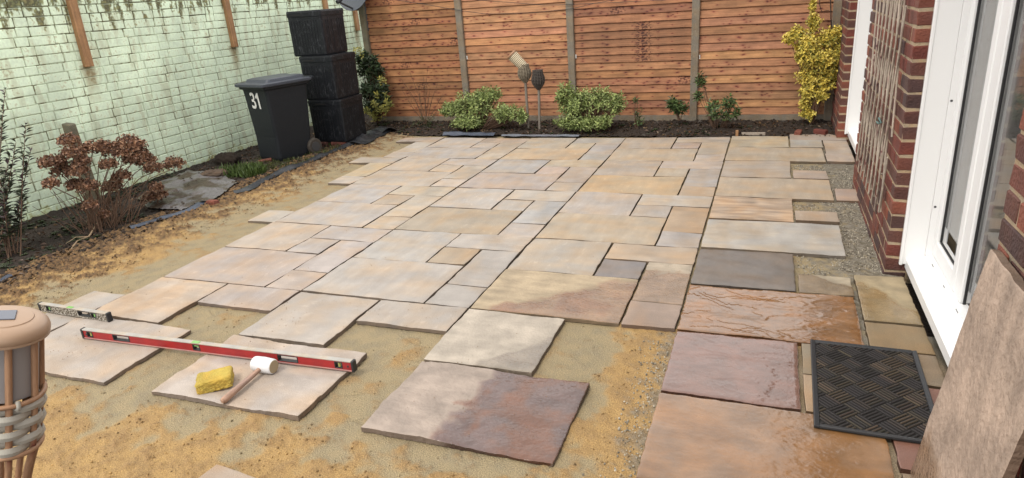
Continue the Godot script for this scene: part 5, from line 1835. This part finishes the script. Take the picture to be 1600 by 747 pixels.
	for a in [[640, 112], [632, 130], [652, 128], [662, 120], [672, 138], [690, 150], [684, 130], [645, 150], [628, 140], [700, 160], [668, 105]]:
		var tip = V.call(a[0], a[1], -5.4 + rng.randf_range(-.12, .12)) - t.position
		st.tube([Vector3(rng.randf_range(-.03, .03), -0.03, 0), tip * 0.5 + rand_dir() * 0.03, tip], [0.005, 0.0035, 0.0018], 5, false)
		for k in 3:
			var b = tip * rng.randf_range(0.4, 0.9)
			st.tube([b, b + (tip.normalized() + rand_dir() * 0.6) * 0.1], [0.0025, 0.0012], 4, false)
	obj("stems", st, M.twig, t)
	q = Geo.new()
	for k in 26: rosette(q, Vector3(rng.randf_range(-.16, .16), rng.randf_range(.0, .12), rng.randf_range(-.08, .1)), (Vector3.UP + rand_dir() * .5).normalized(), 5, .035, .014, rgb(60, 74, 42), rgb(100, 112, 66))
	obj("young_leaves", q, M.leafm, t)
	# weedy ground cover in both beds
	var tuft = Geo.new()
	for k in 9:
		tuft.col = Color.WHITE
		var a = TAU * k / 9.0
		var d = Vector3(cos(a), rng.randf_range(0.2, 1.0), sin(a)).normalized()
		tuft.leaf(Vector3.ZERO, d, Vector3.UP, rng.randf_range(0.6, 1.0), 0.32, 0.2, 0.25)
	var xf = []; var co = []
	for k in 2600:
		var x; var z; var s = rng.randf_range(0.02, 0.05)
		var c = rgb(70, 84, 40, rng.randf_range(.35, .9))
		if k < 1500:
			x = rng.randf_range(-6.15, -4.85); z = rng.randf_range(-2.6, 0.8)
			if f_a.get_noise_2d(x * 2.5 + 7, z * 2.5) < -0.05 + 0.4 * smoothstep(-5.1, -4.8, x): continue
			if z < -1.2 and x > -5.9 and z > -2.7 and x > -5.75: continue
		elif k < 2100:
			x = rng.randf_range(-5.4, 0.9); z = rng.randf_range(-5.5, -4.9)
			if f_a.get_noise_2d(x * 2.0 + 17, z * 2.0) < 0.08: continue
		else:
			x = rng.randf_range(-5.6, -4.72); z = rng.randf_range(-4.7, -2.4)
			c = rgb(96, 104, 48, rng.randf_range(.35, .9)); s *= 0.7
		xf.append(Transform3D(Basis.from_euler(Vector3(0, rng.randf() * 6, 0)).scaled(Vector3.ONE * s), Vector3(x, soil_h(x, z), z)))
		co.append(c)
	tag(scatter("weeds", tuft, M.leafm, xf, co), "low green weeds growing in the beds", "weeds")
	var bl = Geo.new()
	bl.leaf(Vector3.ZERO, Vector3(0.25, 1, 0).normalized(), Vector3.RIGHT, 1.0, 0.09, 0.1, 0.3)
	xf = []; co = []
	for k in 5200:
		var x; var z; var s; var c
		if k < 900:
			var a = rng.randf() * TAU; var r = sqrt(rng.randf()) * 0.19
			x = -5.16 + cos(a) * r * 1.5; z = -2.62 + sin(a) * r; s = rng.randf_range(.06, .13); c = rgb(104, 130, 54, rng.randf_range(.35, .75))
		else:
			x = rng.randf_range(-5.5, -4.70); z = rng.randf_range(-4.6, -2.6); s = rng.randf_range(.02, .05); c = rgb(106, 116, 56, rng.randf_range(.35, .9))
			if f_a.get_noise_2d(x * 3.0 + 3, z * 3.0) < -0.12 + 0.5 * smoothstep(-5.0, -5.5, x): continue
		var lean = 0.35 if k >= 900 else 0.5
		xf.append(Transform3D(Basis.from_euler(Vector3(rng.randf_range(-lean, lean), rng.randf() * 6, rng.randf_range(-lean, lean))).scaled(Vector3(s, s, s)), Vector3(x, soil_h(x, z) - 0.004, z)))
		co.append(c)
	tag(scatter("grass", bl, M.leafm, xf, co), "short grass around the bins with a bright tuft before the wheelie bin", "grass")
	# odds in the left bed
	lump("stone", "brown flat stone lying on the plastic sheet", "stone", on_ground(338, 279) + Vector3(0, 0.05, 0), Vector3(.16, .055, .075), M.stone_brown, 4.0, 0.5)
	lump("soil_clod", "dark clod of earth at the foot of the painted wall", "clod", on_ground(360, 250, .05) + Vector3(-.05, 0.0, 0), Vector3(.16, .09, .12), M.soil, 9.0, 0.2)
	q = Geo.new()
	q.tube([on_ground(163, 335) + Vector3(.0, .06, 0), on_ground(158, 352) + Vector3(0, .05, 0), on_ground(140, 373) + Vector3(0, .02, 0), on_ground(122, 381) + Vector3(0, .025, 0), on_ground(108, 396) + Vector3(0, .012, 0)], [0.007, 0.008, 0.008, 0.006, 0.004], 7)
	q.tube([on_ground(140, 373) + Vector3(0, .02, 0), on_ground(120, 376) + Vector3(0, .03, 0), on_ground(104, 384) + Vector3(0, .02, 0)], [0.005, 0.004, 0.002], 6)
	tag(obj("fallen_twig", q, M.twig_pale), "pale forked twig lying below the dead hydrangea", "twig")

# ---------------------------------------------------------------- materials of everything
func make_materials():
	f_riv = fnl(5, 1.0, 3, 0.35)
	f_edge = fnl(6, 9.0, 3)
	f_a = fnl(7, 1.0, 3)
	f_b = fnl(8, 1.0, 2)
	n_stone = ntex(11, 0.012, 512, 6, 5.0)
	n_fine = ntex(12, 0.05, 512, 5, 5.0)
	stone = [stone_tex(21, 0.04, 0.11, 0.07, 0.16), stone_tex(31, 0.07, 0.09, 0.075, 0.14), stone_tex(41, 0.05, 0.14, 0.08, 0.22), stone_tex(51, 0.05, 0.10, 0.07, 0.28), stone_tex(61, 0.32, 0.10, 0.09, 0.1)]
	M.wood = [wood_tex(101, 18), wood_tex(111, 14), wood_tex(121, 24), wood_tex(131, 11)]
	M.wood_stained = wood_tex(141, 14, 0.10)
	M.wood_marked = wood_tex(151, 30, 0.62)
	var g = nbytes(fnl(81, 0.12, 4), 512, 512)
	var o = PackedByteArray()
	o.resize(512 * 512)
	for i in o.size(): o[i] = clampi(int(220 + 0.42 * (g[i] - 128)), 0, 255)
	M.grain = tex_of(o, 512, 512, Image.FORMAT_L8)
	M.c_screed = rgb(204, 181, 134); M.c_screed2 = rgb(188, 170, 132)
	M.c_sand = rgb(226, 180, 104); M.c_sand2 = rgb(206, 164, 100); M.c_sand3 = rgb(168, 126, 74)
	M.c_soil = rgb(88, 66, 44); M.c_grit = rgb(140, 128, 106); M.c_grit2 = rgb(178, 168, 150)
	for k in ["c_screed", "c_screed2", "c_sand", "c_sand2", "c_sand3", "c_soil", "c_grit", "c_grit2"]: M[k] = M[k] * 0.79
	M.vert = vmat(0.92)
	M.leafm = vmat(0.5, 0.3)
	M.soil = mat(rgb(66, 50, 37, 0.72), 0.95, M.grain, n_fine, 1.0, Vector3(2, 2, 2))
	var wt = wall_tex(false)
	M.wall_paint = tri_map(mat(Color(1, 1, 1), 0.7, wt, n_fine, 0.0), Vector3(1.0 / 8.192, 1.0 / 2.4, 1.0 / 8.192), Vector3(0, 0.1 / 2.4, -0.4 / 8.192))
	M.wall_paint.normal_enabled = false
	M.wall_joint = tri_map(mat(Color(0.95, 0.95, 0.95), 0.9, wall_tex(true)), Vector3(1.0 / 8.192, 1.0 / 2.4, 1.0 / 8.192), Vector3(0, 0.1 / 2.4, -0.4 / 8.192))
	M.batten = mat(rgb(196, 146, 94, 1.15), 0.7, M.wood[3], n_fine, 0.2, Vector3(0.6, 3, 1))
	M.old_wood = mat(rgb(178, 166, 152, 1.6), 0.85, M.wood[1], n_fine, 0.5, Vector3(0.8, 3, 1))
	M.board_moss = mat(rgb(118, 110, 62, 1.5), 0.85, M.wood[1], n_fine, 0.4)
	M.concrete = mat(rgb(142, 131, 115, 1.35), 0.92, stone[3], n_fine, 0.8, Vector3(2, 2, 2))
	M.concrete_old = mat(rgb(120, 112, 90, 1.3), 0.95, stone[2], n_fine, 1.0, Vector3(2, 2, 2))
	M.brick = []
	for c in [[132, 72, 56], [110, 64, 54], [152, 82, 60], [92, 62, 58], [132, 62, 48], [112, 70, 60]]:
		M.brick.append(mat(rgb(c[0], c[1], c[2], 1.12), 0.85, stone[2], n_fine, 0.9, Vector3(2.2, 2.2, 2.2)))
	M.brick_far = mat(rgb(112, 66, 54), 0.9)
	M.mortar = mat(rgb(192, 168, 136, 1.25), 0.95, stone[3], n_fine, 1.0, Vector3(3, 3, 3))
	M.upvc = mat(Color(0.80, 0.80, 0.80), 0.28)
	M.white_plastic = mat(Color(0.75, 0.75, 0.73), 0.4)
	M.glass = mat(Color(0.02, 0.025, 0.025), 0.01)
	M.glass.transparency = BaseMaterial3D.TRANSPARENCY_ALPHA
	M.glass.albedo_color.a = 0.16
	M.glass.metallic_specular = 1.0
	M.room = mat(Color(0.42, 0.40, 0.37), 0.9)
	M.floor_in = mat(rgb(120, 96, 74), 0.5)
	M.curtain = mat(Color(0.62, 0.62, 0.61), 0.9)
	M.rubber = mat(Color(0.018, 0.018, 0.019), 0.55)
	M.rubber_mat = mat(Color(0.018, 0.019, 0.022), 0.42)
	M.mat_fibre = mat(Color(0.014, 0.013, 0.012), 0.9)
	M.mat_ridge = vmat(0.8)
	M.dark_grey = mat(Color(0.05, 0.05, 0.052), 0.5)
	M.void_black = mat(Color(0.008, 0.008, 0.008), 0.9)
	M.bin = mat(rgb(44, 48, 54, 1.0), 0.48, M.grain, n_fine, 0.12, Vector3(1, 1, 1))
	tri_map(M.bin, 1.2, Vector3.ZERO, false)
	M.bin_lid = mat(rgb(84, 89, 100, 1.1), 0.38, M.grain)
	tri_map(M.bin_lid, 1.2, Vector3.ZERO, false)
	var s1 = nbytes(fnl(91, 0.06, 4, 6.0), 512, 512, 512, 128)
	var s2 = nbytes(fnl(92, 0.22, 3), 512, 512)
	var s3 = nbytes(fnl(93, 0.012, 3), 512, 512)
	o = PackedByteArray()
	o.resize(512 * 512 * 3)
	for i in 512 * 512:
		var dust = smoothstep(0.62, 0.95, s1[i] / 255.0 * 0.45 + s2[i] / 255.0 * 0.35 + s3[i] / 255.0 * 0.35)
		o[i * 3] = int(lerpf(26, 88, dust)); o[i * 3 + 1] = int(lerpf(28, 90, dust)); o[i * 3 + 2] = int(lerpf(32, 94, dust))
	M.black_plastic = mat(Color(1, 1, 1), 0.40, tex_of(o, 512, 512), n_fine, 0.35)
	tri_map(M.black_plastic, 1.4, Vector3.ZERO, false)
	for k in ["black_plastic", "bin", "bin_lid"]: M[k].metallic_specular = 0.35
	M.tyre = mat(rgb(76, 68, 60), 0.85)
	M.white_paint = mat(Color(0.66, 0.66, 0.64), 0.6)
	M.dish = mat(rgb(74, 80, 88, 1.1), 0.55)
	M.beige_plastic = mat(rgb(218, 178, 142, 0.68), 0.45)
	M.solar = mat(Color(0.10, 0.11, 0.14), 0.2)
	M.frosted = mat(rgb(178, 172, 170, 0.75), 0.35)
	M.bamboo = mat(rgb(192, 146, 108, 1.25), 0.55, M.wood[1], null, 1.0, Vector3(1, 6, 1))
	M.wicker = mat(rgb(188, 182, 168, 1.0), 0.7)
	M.pole_grey = mat(rgb(134, 124, 112), 0.7)
	M.basket = mat(rgb(140, 128, 108), 0.85)
	M.basket_dark = mat(rgb(84, 76, 70), 0.85)
	M.basket_pale = mat(rgb(220, 206, 176, 1.2), 0.8)
	M.liner = mat(rgb(110, 98, 80), 0.9)
	M.red_paint = mat(rgb(196, 26, 34, 0.95), 0.38, stone[3], null, 1.0, Vector3(3, 3, 3))
	M.alu_white = mat(rgb(226, 218, 206, 0.85), 0.5, stone[3], null, 1.0, Vector3(3, 3, 3))
	M.alu_pink = mat(rgb(214, 150, 142, 0.85), 0.5, stone[3], null, 1.0, Vector3(3, 3, 3))
	var sp = nbytes(fnl(88, 0.05, 4, 8.0), 256, 256)
	o = PackedByteArray()
	o.resize(256 * 256 * 3)
	for i in 65536:
		var w = smoothstep(0.45, 0.6, sp[i] / 255.0)
		o[i * 3] = int(lerpf(92, 205, w)); o[i * 3 + 1] = int(lerpf(80, 198, w)); o[i * 3 + 2] = int(lerpf(62, 186, w))
	M.alu_worn = mat(Color(1, 1, 1) * 0.62, 0.6, tex_of(o, 256, 256), null, 1.0, Vector3(5, 5, 5))
	M.vial = mat(rgb(150, 214, 112, 0.8), 0.2)
	M.vial_dim = mat(rgb(170, 170, 80), 0.2)
	M.white_rubber = mat(Color(0.62, 0.62, 0.63), 0.5)
	M.dirty_rubber = mat(rgb(196, 176, 138, 0.8), 0.8)
	M.handle_wood = mat(rgb(214, 172, 148, 0.85), 0.55, stone[4], null, 1.0, Vector3(2, 6, 1))
	M.sponge = mat(rgb(230, 196, 66, 0.98), 0.95, stone[2], n_fine, 1.5)
	M.membrane = mat(Color(0.028, 0.030, 0.034), 0.32, null, n_fine, 0.6, Vector3(2, 2, 2))
	M.membrane_blue = mat(rgb(88, 98, 118, 0.62), 0.35, null, n_fine, 0.6, Vector3(2, 2, 2))
	M.membrane_pale = mat(rgb(140, 146, 158, 0.66), 0.35, null, n_fine, 0.6, Vector3(2, 2, 2))
	var d1 = nbytes(fnl(95, 0.014, 5, 20.0), 256, 256)
	o = PackedByteArray()
	o.resize(256 * 256 * 3)
	for i in 65536:
		var w = smoothstep(0.38, 0.62, d1[i] / 255.0)
		o[i * 3] = int(lerpf(150, 218, w)); o[i * 3 + 1] = int(lerpf(130, 216, w)); o[i * 3 + 2] = int(lerpf(108, 216, w))
	M.dirty = tex_of(o, 256, 256)
	M.sheet = mat(rgb(136, 132, 134, 0.95), 0.36, M.dirty, n_fine, 0.4, Vector3(0.9, 0.9, 0.9))
	M.twig = mat(rgb(112, 84, 64), 0.9)
	M.twig_pale = mat(rgb(168, 142, 110), 0.85)
	M.twine = mat(rgb(92, 122, 118), 0.8)
	M.stone_brown = mat(rgb(120, 98, 80, 0.8), 0.85, stone[2], n_fine, 1.0, Vector3(2, 2, 2))

func _ready():
	rng.seed = 20240
	# camera
	cam = Camera3D.new()
	cam.name = "camera"
	add_child(cam)
	cam.rotation_order = EULER_ORDER_YXZ
	cam.rotation = Vector3(deg_to_rad(-20.016769), deg_to_rad(21.671171), deg_to_rad(-4.174413))
	cam.position = cam_o
	cam.fov = rad_to_deg(2.0 * atan(373.5 / FOC))
	cam.near = 0.05
	cam.far = 200.0
	cam.current = true
	cam_b = Basis.from_euler(cam.rotation, EULER_ORDER_YXZ)
	# overcast sky
	var we = WorldEnvironment.new()
	we.name = "environment"
	var env = Environment.new()
	env.background_mode = Environment.BG_SKY
	var sm = ProceduralSkyMaterial.new()
	sm.sky_top_color = Color(0.80, 0.80, 0.80)
	sm.sky_horizon_color = Color(0.95, 0.947, 0.94)
	sm.sky_curve = 0.3
	sm.ground_bottom_color = Color(0.35, 0.33, 0.30)
	sm.ground_horizon_color = Color(0.7, 0.7, 0.7)
	sm.sun_angle_max = 1.0
	var sky = Sky.new()
	sky.sky_material = sm
	env.sky = sky
	env.background_energy_multiplier = 1.0
	env.tonemap_mode = Environment.TONE_MAPPER_LINEAR
	env.tonemap_exposure = 2.75
	env.sdfgi_enabled = true
	env.ssao_enabled = true
	env.ssil_enabled = true
	we.environment = env
	add_child(we)
	# veiled sun, high behind the camera and to its left
	var sun = DirectionalLight3D.new()
	sun.name = "sun"
	sun.light_energy = 0.25
	sun.light_color = Color(1.0, 0.97, 0.92)
	sun.light_angular_distance = 16.0
	sun.shadow_enabled = true
	add_child(sun)
	sun.look_at_from_position(Vector3(-1.4, 7.0, 4.2), Vector3.ZERO)

	make_materials()
	# ground to the horizon, below everything
	var gq = Geo.new()
	gq.quad(Vector3(-60, -0.075, 60), Vector3(60, -0.075, 60), Vector3(60, -0.075, -60), Vector3(-60, -0.075, -60), Vector2(0, 0), Vector2(60, 0), Vector2(60, 60), Vector2(0, 60))
	kind(obj("ground", gq, M.soil), "structure")
	build_patio()
	build_bed()
	build_soil()
	build_wall()
	build_fence()
	build_house()
	build_trellis()
	build_wheelie_bin()
	build_stack()
	build_dish()
	build_solar_torch()
	build_fence_torches()
	build_tools()
	build_plastic()
	build_plants()
